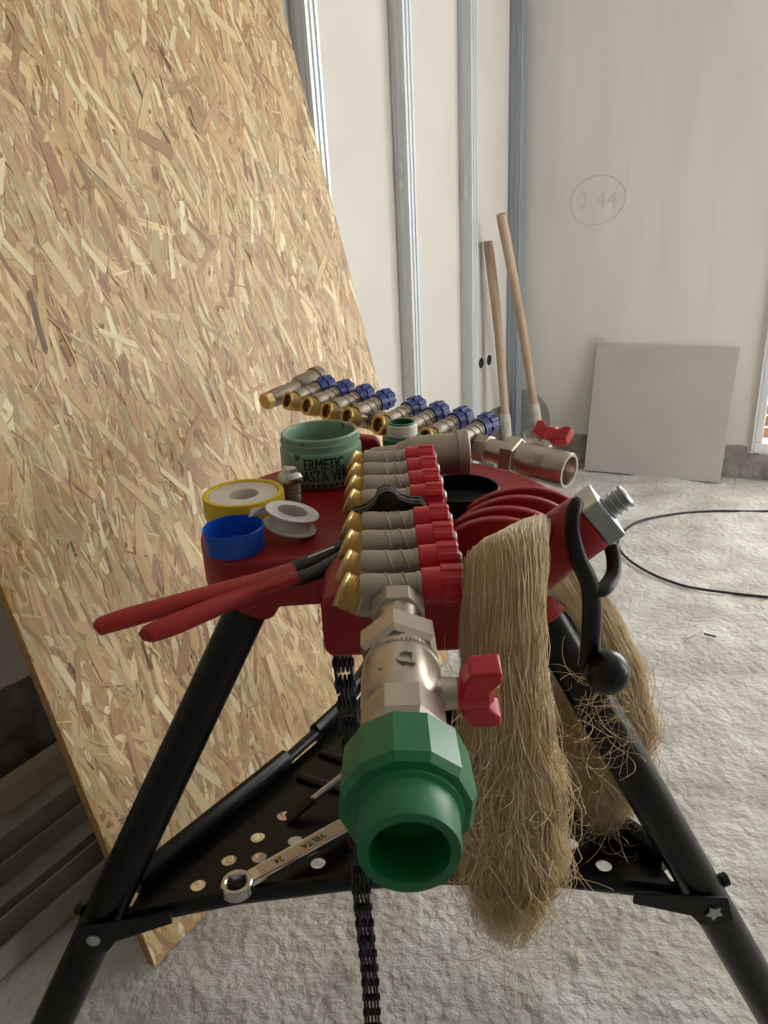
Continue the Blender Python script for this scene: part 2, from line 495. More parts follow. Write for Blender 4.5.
# marks on the walls
def ring_mark(name, c, ex, ey, n, r, w):
    mb = MB(); pts = []
    N = 40
    for k in range(N):
        a = 2 * pi * k / N
        rr = r * (1 + 0.06 * sin(2 * a + 1))
        pts.append(c + ex * (rr * cos(a)) + ey * (rr * 0.95 * sin(a)) + n * 0.0012)
    mb.tube(pts + [pts[0]], w, 5, hint=n)
    return mb
wb = bpy.data.objects['wall_back']; wl = bpy.data.objects['wall_left']
pc = onplane(598, 200, C0, NB)
obj('pencil_circle', ring_mark('pencil', pc, UB, Z, NB, 0.098, 0.0012), 'pencil', wb)
vs, fs = text2d('2 44', 0.085, 0.0004)
mb = MB(); mb.add([pc + UB * v.x + Z * (v.y - 0.03) + NB * (v.z + 0.0008) for v in vs], fs)
obj('pencil_number', mb, 'pencil', wb, smooth=False)
for (x, ya, yb, w) in ((629, 155, 200, .0016), (549, 198, 216, .002), (688, 20, 340, .0011), (665, 60, 300, .0011), (713, 150, 330, .0011), (643, 180, 235, .0012)):
    a = onplane(x, ya, C0, NB); b_ = onplane(x - 2, yb, C0, NB)
    obj('drip_mark', MB().tube([a - NB * (w * .8), b_ - NB * (w * .8)], w, 8), 'pencil', wb)
# filler patch low on the back wall by the corner
pp = [onplane(x, y, C0 + NB * 0.003, NB) for (x, y) in ((517, 391), (527, 389), (535, 392), (541, 398), (546, 404), (549, 412), (550, 424), (548, 434), (517, 433))]
mb = MB(); n_ = len(pp); mb.add(pp + [p - NB * 0.003 for p in pp], [tuple(range(n_)), tuple(range(2 * n_ - 1, n_ - 1, -1))] + [(k, (k + 1) % n_, n_ + (k + 1) % n_, n_ + k) for k in range(n_)])
obj('filler_patch', mb, 'patch', wb, smooth=False)
# two cable holes in the plasterboard
for (x, y) in ((481, 363), (489, 360)):
    h = onplane(x, y, C0, NL)
    obj('cable_hole', MB().lathe([(0.0, .021), (.0016, .021), (.0018, .016), (.0004, .015)], h, NL, 18), 'dark', wl)

# ------------------------------------------------------------------ steel studs against the left wall
def stud(s, label, lean=0.0, depthw=0.048, width=0.05, tabs=None, mtl='galv'):
    base = C0 - UL * s
    t = thing('steel_stud', base + NL * depthw, label, 'stud', None)
    # C profile with two shallow grooves in its face
    w = width; d = depthw
    prof = [(-w / 2, 0.001), (-w / 2, d), (-w * .30, d), (-w * .26, d - .004), (-w * .14, d - .004), (-w * .10, d), (w * .10, d), (w * .14, d - .004), (w * .26, d - .004), (w * .30, d), (w / 2, d), (w / 2, 0.001), (w / 2 - .003, 0.001), (w / 2 - .003, d - .007), (-w / 2 + .003, d - .007), (-w / 2 + .003, 0.001)]
    ez = (Z + UL * lean).normalized()
    mb = MB().prism(prof, base, UL, NL, ez, CEIL / ez.z - 0.002)
    obj('profile', mb, mtl, t, smooth=False)
    # the web faces the room: two pressed grooves and a pair of punched tabs
    for f_ in (.30, .70):
        q = base - UL * (w / 2) + NL * (d * f_)
        obj('web_rib', MB().prism([(-.0025, 0), (.0025, 0), (0, .0016)], q, NL, -UL, ez, CEIL / ez.z - .002), mtl, t, smooth=False)
    for y in tabs or []:
        zz = onplane(y[0], y[1], base - UL * (w / 2), -UL).z
        q = base - UL * (w / 2) + NL * (d * .5) + ez * (zz / ez.z)
        pts = [(0.013 * cos(a) - .004, 0.019 * sin(a)) for a in [-pi / 2 + pi * k / 8 for k in range(9)]]
        obj('punched_tab', MB().prism(pts, q, NL, Z, -UL, 0.005), 'white', t, smooth=False)
    return t
stud(1.335, 'galvanised steel stud nearest the chipboard sheet, partly hidden by it', lean=-0.018, tabs=[(325, 154), (327, 171)])
stud(0.905, 'galvanised steel stud in the middle, between the other two on the left wall', tabs=[(410, 168), (411, 184)])
stud(0.468, 'galvanised steel stud behind the shovels, last one before the corner', tabs=[(470.5, 180), (471, 193)])
stud(0.045, 'dark grey steel profile standing in the corner of the room', depthw=0.05, width=0.055, mtl='galv_dark')

# ------------------------------------------------------------------ shovels in the corner
def shovel(top, foot, label):
    t = thing('shovel', foot, label, 'shovel', 'shovels leaning in the corner')
    ax = (top - foot).normalized()
    L = (top - foot).length
    j = foot + ax * (L * 0.27)
    mid = (top + j) / 2 + V((0.006, 0.0, 0.004))
    obj('handle', MB().tube(catmull([j - ax * .06, mid, top], 6), [.0165, .0165, .017, .017, .0175, .0175, .0175, .018, .018, .0185, .0185, .019, .018], 12), 'ash', t)
    obj('socket', MB().lathe([(-.13, .010), (-.08, .020), (.0, .0225), (.03, .0205)], j, ax, 14), 'cementy', t)
    # curved blade
    sx = NB.cross(ax).normalized(); nn = ax.cross(sx)
    vs = []; fs = []; rows = 8; colsn = 7
    for r in range(rows + 1):
        q = r / rows
        w = 0.066 * (1 - 0.05 * q) * (1 if q < 0.55 else sqrt(max(0.02, 1 - ((q - .55) / .45) ** 2 * 0.97)))
        for c in range(colsn + 1):
            e = -1 + 2 * c / colsn
            vs.append(j - ax * (0.10 + (L * 0.27 - 0.105) * q) + sx * (w * e) + nn * (0.028 * e * e - 0.02))
    K = (rows + 1) * (colsn + 1)
    vs += [v - nn * 0.004 for v in vs]
    for r in range(rows):
        for c in range(colsn):
            a = r * (colsn + 1) + c
            fs += [(a, a + 1, a + colsn + 2, a + colsn + 1), (K + a, K + a + colsn + 1, K + a + colsn + 2, K + a + 1)]
    for r in range(rows):
        for c in (0, colsn):
            a = r * (colsn + 1) + c; fs.append((a, a + colsn + 1, K + a + colsn + 1, K + a))
    for c in range(colsn):
        for r in (0, rows):
            a = r * (colsn + 1) + c; fs.append((a, a + 1, K + a + 1, K + a))
    obj('blade', MB().add(vs, fs), 'cementy', t)
    return t
s1 = onplane(488, 241, C0 + NL * .028, NL); s2 = onplane(501, 214, C0 + NL * .10, NL)
shovel(s1, onz(511, 480, 0), 'cement-caked shovel with the shorter wooden handle, leaning on the left wall')
shovel(s2, onz(545, 470, 0), 'cement-caked shovel with the longer wooden handle, in the wall corner')

# ------------------------------------------------------------------ leaning tile and a curl of strap behind it
bl = onz(585, 474, 0.0); br = onz(728, 484, 0.0)
tl = onplane(597, 344, C0 + NB * .016, NB); tr_ = onplane(740, 348, C0 + NB * .016, NB)
tl.z = tr_.z = (tl.z + tr_.z) / 2; bl = tl + NB * .075 - Z * tl.z - UB * .012; br = bl + (tr_ - tl)
nrm = (br - bl).cross(tl - bl).normalized()
if nrm.dot(NB) < 0: nrm = -nrm
tt = obj('floor_tile', MB().add([bl, br, tr_, tl] + [p - nrm * .011 for p in (bl, br, tr_, tl)], [(0, 1, 2, 3), (7, 6, 5, 4), (0, 4, 5, 1), (1, 5, 6, 2), (2, 6, 7, 3), (3, 7, 4, 0)]), 'tile', smooth=False, bevel=0.001)
tag(tt, 'large square grey tile leaning against the back wall', 'tile')
cc = tl + UB * 0.012 - Z * 0.005 + NB * 0.002
cu = [cc + UB * (0.018 * cos(a)) * (1 + .25 * (a / 6)) + Z * (0.02 * sin(a) + .012) for a in [pi * 1.1 - k * 0.35 for k in range(12)]]
cu2 = MB()
for k in range(11):
    d = (cu[k + 1] - cu[k]); cu2.box((cu[k] + cu[k + 1]) / 2, (d.length * 1.15, 0.012, 0.0016), (d.normalized(), NB, d.normalized().cross(NB)))
tag(obj('strap_curl', cu2, 'cementy', smooth=False), 'small curled strip sticking out above the leaning tile', 'strip')

# ------------------------------------------------------------------ cable on the floor
cpts = catmull([onz(x, y, 0.002) for (x, y) in ((830, 505), (768, 511), (715, 511), (675, 514), (640, 521), (622, 533), (618, 546), (628, 559), (648, 572), (672, 582), (700, 589), (768, 597), (860, 603))], 6)
tag(obj('cable', MB().tube(cpts, 0.0042, 7), 'blackrub'), 'thin black cable looping across the white floor', 'cable')
# small litter on the floor
for (x, y, x2, y2, lab) in ((575, 948, 581, 966, 'pale splinter lying on the floor below the hemp'), (686, 638, 702, 630, 'white scrap of plastic on the floor by the cable'),
                            (704, 634, 716, 637, 'thin dark sliver beside the white plastic scrap')):
    a = onz(x, y, 0.001); b_ = onz(x2, y2, 0.001)
    d = (b_ - a); sx = d.normalized(); sy = Z.cross(sx)
    tag(obj('splinter', MB().box((a + b_) / 2 + Z * .001, (d.length, 0.006, 0.003), (sx, sy, Z)), 'blackrub' if 'dark' in lab else 'splinter', smooth=False, bevel=.0006), lab, 'splinter')

# ------------------------------------------------------------------ oriented strand board
OA = onz(155, 967, 0.0)
OU = yawv(33); ON = V((OU.y, -OU.x, 0))
PH = radians(13.6)
OW = Z * cos(PH) - ON * sin(PH)
OF = OU.cross(OW); OF = OF if OF.dot(ON) > 0 else -OF
BW, BH, BT = 1.0, 1.90, 0.018
rootm = Matrix((OU, OW, OF)).transposed().to_4x4(); rootm.translation = OA
board = link('strand_board', None, None, rootm)
tag(board, 'large sheet of wood strand board leaning against the left wall', 'board')
mb = MB(); mb.box((BW / 2, BH / 2, -BT / 2 - 0.0002), (BW, BH, BT))
lobj('core', mb, 'osb_edge', board, rootm, smooth=False)
PAL = [((216, 186, 138), 6), ((206, 172, 122), 5), ((227, 202, 154), 4), ((196, 158, 110), 4), ((190, 150, 114), 2.0), ((241, 223, 180), 2.2), ((188, 166, 124), 1.2), ((170, 130, 94), 1.3), ((206, 168, 132), 1.6), ((120, 90, 62), 0.25)]
def pick(r):
    t = r.random() * sum(w for _, w in PAL)
    for c, w in PAL:
        t -= w
        if t <= 0: return c
    return PAL[0][0]
def strand_shape(r, L, W):
    pts = []
    n = r.choice((4, 5, 6))
    if n == 4:
        pts = [(-W / 2, -L / 2), (W / 2 * r.uniform(.5, 1), -L / 2 * r.uniform(.8, 1)), (W / 2, L / 2), (-W / 2 * r.uniform(.4, 1), L / 2 * r.uniform(.8, 1))]
    elif n == 5:
        pts = [(-W / 2, -L / 2 * r.uniform(.7, 1)), (0, -L / 2), (W / 2, -L * .4), (W / 2 * r.uniform(.5, 1), L / 2), (-W / 2, L / 2 * r.uniform(.7, 1))]
    else:
        pts = [(-W / 2, -L * .42), (W * .1, -L / 2), (W / 2, -L * .35), (W * .45, L * .4), (-W * .05, L / 2), (-W / 2 * r.uniform(.7, 1), L * .38)]
    return pts
def strands_mesh(name, items):
    """items: (cx, cy, ang, pts, h, rgb)"""
    vs = []; fs = []; cols = []; uvs = []
    for (cx, cy, a, pts, h, c) in items:
        n0 = len(vs); ca, sa = cos(a), sin(a); k = 1
        du, dv = RND.random() * 7, RND.random() * 7
        for (px, py) in pts:
            x = cx + px * ca - py * sa; y = cy + px * sa + py * ca
            x = min(max(x, 0.0), BW); y = min(max(y, 0.0), BH)
            vs.append((x, y, h)); uvs.append((px + du, py + dv))
        fs.append(tuple(range(n0, len(vs)))); cols.append(c)
    me = bpy.data.meshes.new(name); me.from_pydata(vs, [], fs)
    ca = me.color_attributes.new('Col', 'FLOAT_COLOR', 'POINT')
    uv = me.uv_layers.new(name='UVMap')
    flat = [0.0] * (4 * len(vs))
    for p in me.polygons:
        c = lin(cols[p.index])
        for vi, li in zip(p.vertices, p.loop_indices):
            flat[vi * 4:vi * 4 + 4] = c
            uv.data[li].uv = uvs[vi]
    ca.data.foreach_set('color', flat)
    me.materials.append(M['strands'])
    return me
r = random.Random(21)
items = []
NS = 13000
for i in range(NS):
    q = i / NS
    big = 1 - q
    W = r.uniform(.004, .013) + r.random() ** 3 * .026 * big
    L = W * r.uniform(5, 13) if W < .010 else r.uniform(.06, .13)
    if q > .35 and r.random() < .55: W = r.uniform(.0012, .0045); L = r.uniform(.015, .075)
    L = min(L, .13)
    lo_a = .10 + .16 * noise.noise(V((i * .37, 1, 2)))
    a = r.gauss(lo_a, 0.30) if r.random() < (.93 if W > .004 else .82) else r.uniform(-1.5, 1.5)
    c = pick(r)
    j = r.uniform(.9, 1.08); c = tuple(min(250, v * j) for v in c)
    items.append((r.uniform(0, BW), r.uniform(0, 1.95 if q > .2 else BH), a, strand_shape(r, L, W), 0.00002 + q * 0.0009, c))
for i in range(1600):
    W = r.uniform(.0010, .0035); L = r.uniform(.010, .045)
    items.append((r.uniform(0, BW), r.uniform(0, BH), r.gauss(.1, .42), strand_shape(r, L, W), 0.00095 + i * 3e-8, r.choice(((238, 220, 184), (226, 204, 164), (214, 186, 146), (176, 140, 110)))))
me = strands_mesh('pressed_strands', items)
st = link('pressed_strands', me, board, rootm); tag(st, kind='stuff')
# the single strands one can pick out on the face
protos = []
for k in range(10):
    W = r.uniform(.009, .024); L = r.uniform(.05, .12)
    pts = strand_shape(r, L, W)
    c = [(230, 206, 158), (200, 160, 124), (240, 222, 178), (188, 150, 114), (242, 226, 184), (212, 176, 128), (228, 208, 166), (178, 138, 104), (222, 192, 142), (204, 164, 126)][k]
    n = len(pts); mb = MB(); mb.prism(pts, (0, 0, 0), V((1, 0, 0)), V((0, 1, 0)), Z, 0.0003)
    me = mesh_of('strand', mb, smooth=False)
    ca = me.color_attributes.new('Col', 'FLOAT_COLOR', 'POINT')
    ca.data.foreach_set('color', list(lin(c)) * (2 * n))
    uv = me.uv_layers.new(name='UVMap')
    for lp in me.loops: uv.data[lp.index].uv = (mb.v[lp.vertex_index].x + k, mb.v[lp.vertex_index].y)
    me.materials.append(M['strands']); protos.append(me)
for k in range(130):
    x = r.uniform(.05, BW - .06); y = r.uniform(.06, 1.75)
    a = r.gauss(0.1, 0.35) if r.random() < .75 else r.uniform(-1.4, 1.4)
    mm = Matrix.Translation((x, y, 0.0008 + k * 0.000002)) @ Matrix.Rotation(a, 4, 'Z')
    link('strand', protos[k % 10], board, rootm @ mm)

# ------------------------------------------------------------------ steel tracks and boards lying along the left wall, behind the strand board
def channel(s0, s1, off, z0, w, h, mtl, label, cat, up=True, name='steel_track'):
    p = C0 - UL * ((s0 + s1) / 2) + NL * off
    t = 0.003
    if up:   # open upwards
        prof = [(-w / 2, 0), (w / 2, 0), (w / 2, h), (w / 2 - t, h), (w / 2 - t, t), (-w / 2 + t, t), (-w / 2 + t, h), (-w / 2, h)]
    else:
        prof = [(-w / 2, 0), (w / 2, 0), (w / 2, h), (-w / 2, h)]
    mb = MB().prism(prof, C0 - UL * s1 + NL * off + Z * z0, NL, Z, UL, s1 - s0)
    return tag(obj(name, mb, mtl, smooth=False), label, cat)
channel(1.75, 3.2, .075, 0.002, .10, .075, 'track', 'dark steel track lying at the foot of the left wall', 'steel track', up=False)
channel(1.7, 3.3, .065, 0.0785, .035, .05, 'track_b', 'pale board strip lying on the steel track by the wall', 'board strip', up=False, name='board_strip')
channel(1.85, 3.25, .19, 0.002, .085, .045, 'track', 'grey steel track in the middle of those behind the strand board', 'steel track', up=True)
channel(2.32, 3.3, .285, 0.002, .055, .05, 'track', 'open steel track on the floor behind the strand board, furthest from the wall', 'steel track', up=True)
channel(1.9, 2.315, .285, 0.002, .06, .055, 'track_b', 'short closed strip in line with the open steel track', 'board strip', up=False, name='board_strip')

# ================================================================== THE PIPE STAND
TZ = 0.76
stand = thing('pipe_stand', (0, 0.9, 0), 'red cast iron pipe vise stand on black tubular tripod legs', 'vise stand')
out = [(-.06, .733), (-.15, .735), (-.193, .765), (-.213, .815), (-.214, .88), (-.200, .955), (-.160, 1.025), (-.08, 1.065), (.03, 1.072), (.12, 1.035), (.190, .96), (.220, .87), (.212, .78), (.15, .705), (.08, .69), (.0, .70)]
outl = [(p.x, p.y) for p in catmull([V((a, b_, 0)) for a, b_ in out], 5, True)]
mb = MB().prism(outl, (0, 0, .702), V((1, 0, 0)), V((0, 1, 0)), Z, TZ - .7025)
obj('tabletop', mb, 'redcast', stand, bevel=.007, seg=3, sharp=40)
# boss under the left lobe where the leg is socketed, and one on the right, one at the rear
LEGT = {'l': V((-.150, .765, .705)), 'r': V((.155, .715, .705)), 'b': V((.02, 1.03, .705))}
PIN = {'l': V((-.359, .668, .335)), 'r': V((.352, .662, .335)), 'b': V((.03, 1.19, .335))}
for k in 'lrb':
    d = (LEGT[k] - PIN[k]).normalized()
    obj('leg_socket', MB().lathe([(-.016, .028), (-.012, .031), (.02, .034)], LEGT[k], d, 20), 'redcast', stand)
    foot = LEGT[k] - d * ((LEGT[k].z - 0.004) / d.z)
    lg = obj('leg', MB().lathe([(0, .022), (.004, .0235), ((LEGT[k] - foot).length - .01, .0235)], foot, d, 20), 'blackpaint', stand)
    obj('foot_cap', MB().lathe([(-.001, .025), (.0, .027), (.045, .027), (.05, .0238)], foot, d, 18), 'blackrub', lg)
# front jaw under the manifold, with a V notch
prof = [(-.062, .722), (-.056, .714), (.066, .714), (.072, .722), (.072, .772), (.045, .784), (.012, .762), (-.02, .778), (-.050, .780), (-.062, .772)]
obj('jaw', MB().prism(prof, (0, .612, 0), V((1, 0, 0)), Z, V((0, 1, 0)), .085), 'redcast', stand, bevel=.006, seg=3, sharp=40)
# rear pipe rest that carries the other manifold
prof = [(-.075, .705), (.085, .705), (.085, .748), (.06, .752), (.02, .748), (-.045, .772), (-.075, .768)]
obj('pipe_rest', MB().prism(prof, (0.0, 1.055, 0), V((1, 0, 0)), Z, V((0, 1, 0)), .085), 'redcast', stand, bevel=.005, sharp=40)
obj('stop_plate', MB().prism([(-.055, .705), (.000, .705), (.000, .786), (-.008, .795), (-.040, .800), (-.055, .792)], (0, 1.046, 0), V((1, 0, 0)), Z, V((0, 1, 0)), .022), 'redcast', stand, bevel=.004, sharp=40)
# bending former: four curved ribs, one behind the other
def circ3(a, b_, c):
    ax, ay = a; bx, by = b_; cx, cy = c
    d = 2 * (ax * (by - cy) + bx * (cy - ay) + cx * (ay - by))
    ux = ((ax * ax + ay * ay) * (by - cy) + (bx * bx + by * by) * (cy - ay) + (cx * cx + cy * cy) * (ay - by)) / d
    uy = ((ax * ax + ay * ay) * (cx - bx) + (bx * bx + by * by) * (ax - cx) + (cx * cx + cy * cy) * (bx - ax)) / d
    return ux, uy, sqrt((ax - ux) ** 2 + (ay - uy) ** 2)
ARCS = [(.805, (475, 504), (531, 488), (567, 497)), (.775, (464, 517), (518, 497.5), (566, 511)), (.745, (452, 526), (511, 508.5), (556, 523)), (.715, (446, 537), (498, 519), (550, 537))]
for (Y, a, b_, c) in ARCS:
    A3, B3, C3_ = [ony(*p, Y) for p in (a, b_, c)]
    ux, uz, R = circ3((A3.x, A3.z), (B3.x, B3.z), (C3_.x, C3_.z))
    a0 = atan2(A3.z - uz, A3.x - ux); a1 = atan2(C3_.z - uz, C3_.x - ux)
    a0 += .12; a1 -= .25
    arc = [(ux + R * cos(a0 + (a1 - a0) * k / 18), uz + R * sin(a0 + (a1 - a0) * k / 18)) for k in range(19)]
    zb = 0.752
    arc = [(x, z_) for x, z_ in arc if z_ > zb]
    poly = [(arc[-1][0], zb), (arc[0][0], zb)] + arc
    rib = obj('bending_rib', MB().prism(poly, (0, Y, 0), V((1, 0, 0)), Z, V((0, 1, 0)), .011), 'redcast', stand, bevel=.002, seg=2, sharp=40)
# screw post at the right, leaning outwards
PB = V((.090, .600, .782)); PD = V((.76, -.06, .60)).normalized()
PLEN = .106
obj('screw_post', MB().lathe([(.006, .028), (.01, .029), (PLEN * .6, .0268), (PLEN - .004, .026), (PLEN, .0248)], PB, PD, 30), 'redcast', stand)
obj('post_arm', MB().tube([V((.066, .672, .735)), V((.098, .640, .752)), PB + PD * .022], [.022, .022, .020], 16), 'redcast', stand)
px, py, pd = frame(PD)
E0 = PB + PD * PLEN
sc = obj('clamp_screw', MB().lathe(sum([[(.016 + k * .0055, .0088), (.016 + k * .0055 + .0014, .0108), (.016 + k * .0055 + .003, .0108), (.016 + k * .0055 + .0045, .0088)] for k in range(4)], []), E0, PD, 20), 'zinc', stand)
# square clamp nut
obj('clamp_nut', MB().box(E0 + PD * .0085, (.040, .040, .017), (px, py, pd)), 'zinc', stand, smooth=False, bevel=.002)
# crank: fork that straddles the nut, bar hanging down, ball knob
fc = E0 + PD * 0.004
cy_ = fc.y - .034
bar_e = ony(588, 664, cy_ + .010)
crank = obj('crank_handle', MB().tube(catmull([ony(579, 499, cy_ + .010), ony(573, 514, cy_ + .002), ony(573, 535, cy_), ony(579, 560, cy_), ony(589, 583, cy_ + .004), ony(592, 605, cy_ + .006), ony(591, 635, cy_ + .008), bar_e], 5),
            [.0036, .0055] + [.0062] * 6 + [.0062 + .003 * min(1, k / 20) for k in range(28)], 14, flat=.7, hint=(0, 1, 0)), 'blackpaint', stand)
q2 = [ony(611, 545, fc.y + .004), ony(614, 562, fc.y - .004), ony(612, 577, fc.y - .014), ony(603, 589, cy_ + .008), ony(592, 590, cy_ + .006)]
obj('fork_arm', MB().tube(catmull(q2, 6), .0066, 12, flat=.8), 'blackpaint', crank)
kn = ony(607, 672, bar_e.y - .010)
obj('knob_neck', MB().tube([bar_e + V((-.002, 0, -.001)), (bar_e + kn) / 2, kn], [.0092, .0085, .0075], 14), 'blackpaint', crank)
mb = MB().lathe([(-.0195 * cos(pi * k / 12), max(.0008, .0195 * sin(pi * k / 12))) for k in range(13)], kn, V((.6, -.5, -.2)), 24)
obj('knob', mb, 'blackplast', crank, sharp=60)

# tray: perforated plate, rolled rims, arms to the legs
TRZ = .33
def T(x, y): p = onz(x, y, TRZ); return (p.x, p.y)
rearx, reary = PIN['b'].x, PIN['b'].y
tray_out = [(-.335, .665), (-.20, .688), (-.05, .703), (.05, .703), (.19, .688), (.328, .660), (.318, .705), (.24, .82), (.15, .93), (.07, 1.06), (.055, 1.2), (-.015, 1.2), (-.07, 1.06), (-.125, .975), (-.193, .885), (-.325, .712)]
holes = []
hp = [T(*p) for p in ((198, 884.6), (229, 859.6), (257.5, 836.7), (284, 815), (259, 856.7), (238, 875), (295, 840), (318, 862.5), (604, 865), (571, 843), (563, 861.5), (542, 844), (527, 861), (545, 826), (516, 844))]
hp += [(-.06, .80), (-.01, .76), (.04, .80), (.0, .86), (.05, .90), (-.04, .93), (.01, 1.0)]
used = []
for (x, y) in hp:
    if all((x - a) ** 2 + (y - b_) ** 2 > .026 ** 2 for a, b_ in used):
        used.append((x, y)); holes.append([(x + .0098 * cos(-2 * pi * k / 16), y + .0098 * sin(-2 * pi * k / 16)) for k in range(16)])
tr0 = obj('tray', plate('tray', tray_out, holes, .003, (0, 0, TRZ - .003), V((1, 0, 0)), V((0, 1, 0)), Z), 'blackpaint', stand, sharp=40)
def rim(pts, r=.009, z=TRZ + .012):
    return MB().tube([V((a, b_, z)) for a, b_ in pts], r, 10, flat=1.5, hint=Z)
obj('rim', rim([(-.335, .668), (-.20, .692), (-.05, .705), (.05, .705), (.19, .692), (.328, .664)], .0085, TRZ + .006), 'blackpaint', tr0)
obj('rim', rim([(-.330, .714), (-.193, .888), (-.165, .925)], .0125), 'blackpaint', tr0)
obj('rim', rim([(.325, .708), (.24, .826), (.15, .935), (.075, 1.06), (.052, 1.2)], .0125), 'blackpaint', tr0)
obj('rim', rim([(-.125, .985), (-.085, 1.045), (-.03, 1.2)], .011), 'blackpaint', tr0)
obj('hinge_rod', MB().tube([V((-.172, .915, TRZ + .012)), V((-.115, .998, TRZ + .012))], .0085, 12), 'blacksteel', tr0)
for k in range(3):
    obj('cross_rib', MB().tube([V((-.145 + .03 * k, .90 + .05 * k, TRZ + .003)), V((-.05 + .02 * k, .85 + .05 * k, TRZ + .003))], .007, 10, flat=.7), 'blackpaint', tr0)
for k in 'lr':
    s = -1 if k == 'l' else 1
    p = PIN[k] + V((0, -.026, 0))
    arm = MB().prism([(-.024, -.012), (-.012, -.022), (.012, -.022), (.024, -.008), (.09, .008), (.09, .024), (.02, .022), (-.014, .020)], p + V((0, .0, 0)), V((-s * 1, 0.10, 0)).normalized(), Z, V((0, 1, 0)), .004)
    obj('lug', arm, 'blackpaint', tr0, smooth=False, bevel=.001)
    if k == 'l':
        obj('rivet', MB().lathe([(0, .0082), (.002, .008), (.004, .0055), (.0045, .002)], p, V((0, -1, 0)), 18), 'zinc', stand)
    else:
        star = []
        for q in range(10):
            a = 2 * pi * q / 10 + .3; rr = .011 if q % 2 else .006
            star.append((rr * cos(a), rr * sin(a)))
        obj('rivet', MB().prism(star, p, V((1, 0, 0)), Z, V((0, -1, 0)), .0025), 'zinc', stand, smooth=False)
    obj('bolt_head', MB().lathe([(0, .008), (.008, .008)], PIN[k] + V((s * .02, .005, .012)), V((s, 0.2, .2)), 8), 'blackpaint', stand)

# chain: leaf links on rivets. local link: along +Z down? pitch along local x, plates across local y
PITCHL = .0262
def link_mesh(wide):
    mb = MB()
    pts = []
    R = .0102; n = 9; w = .0080
    for k in range(n): a = pi / 2 + pi * k / (n - 1); pts.append((R * cos(a), R * sin(a)))
    pts.append((PITCHL / 2, -w))
    for k in range(n): a = -pi / 2 + pi * k / (n - 1); pts.append((PITCHL + R * cos(a), R * sin(a)))
    pts.append((PITCHL / 2, w))
    for y in ((-.0096, .0068) if wide else (-.0058, .0030, -.0014)):
        mb.prism(pts, (0, y, 0), V((1, 0, 0)), Z, V((0, 1, 0)), .0026)
    if wide:
        for x in (0, PITCHL):
            mb.lathe([(-.0115, .0032), (-.011, .0046), (.011, .0046), (.0115, .0032)], (x, 0, 0), V((0, 1, 0)), 10)
    return mesh_of('link', mb, sharp=40)
LM = [link_mesh(True), link_mesh(False)]
for q in LM: q.materials.append(M['blacksteel'])
ch_top = V((-.050, .672, .722))
chain = link('chain', None, stand, Matrix.Translation(ch_top))
n = 0
pos = ch_top.copy()
while pos.z > .05:
    d = V((0.02 * sin(n * .5), 0.03 * sin(n * .8), -1)).normalized()
    side = V((1, 0, 0)); up = d.cross(side).normalized(); side = up.cross(d)
    mm = Matrix((d, side, up)).transposed().to_4x4(); mm.translation = pos
    link('link', LM[n % 2], chain, mm)
    pos += d * PITCHL; n += 1
# the run that goes over the manifold
run = catmull([V((.082, .729, .770)), V((.064, .729, .800)), V((.042, .729, .8235)), V((.016, .729, .8365)), V((-.012, .729, .829)), V((-.036, .729, .806)), V((-.052, .729, .772))], 24)
acc = 0; last = run[0]; joints = [run[0]]
for p in run[1:]:
    if (p - joints[-1]).length >= PITCHL: joints.append(p)
def lobe_link(p, L):
    mb = MB(); pts = []
    R = .0115; n_ = 11; w_ = .0068
    for k in range(n_): a = pi / 2 + pi * k / (n_ - 1); pts.append((R * cos(a), R * sin(a)))
    pts += [(L * .35, -w_), (L * .65, -w_)]
    for k in range(n_): a = -pi / 2 + pi * k / (n_ - 1); pts.append((L + R * cos(a), R * sin(a)))
    pts += [(L * .65, w_), (L * .35, w_)]
    for y in (-.0100, .0070): mb.prism(pts, (0, y, 0), V((1, 0, 0)), Z, V((0, 1, 0)), .003)
    mb.prism(pts, (0, -.003, 0), V((1, 0, 0)), Z, V((0, 1, 0)), .006)
    for x in (0, L): mb.lathe([(-.0125, .003), (-.0120, .0046), (.0120, .0046), (.0125, .003)], (x, 0, 0), V((0, 1, 0)), 12)
    return mb
jp = [V((-.0235, .727, .806)), V((.004, .727, .8265)), V((.033, .727, .812)), V((.056, .727, .784))]
for k in range(3):
    d = jp[k + 1] - jp[k]; L_ = d.length; d.normalize(); side = V((0, 1, 0)); up = d.cross(side).normalized()
    mm = Matrix((d, side, up)).transposed().to_4x4(); mm.translation = jp[k] + side * (.001 if k % 2 else -.001)
    lobj('link', lobe_link(None, L_), 'blacksteel', chain, mm, sharp=40)

# ================================================================== MANIFOLDS
SP, GAP = .045, .019
def spin_r(n, amp):
    return lambda k, t: 1 + amp * (1 if (k % n) < n / 2 else -1)

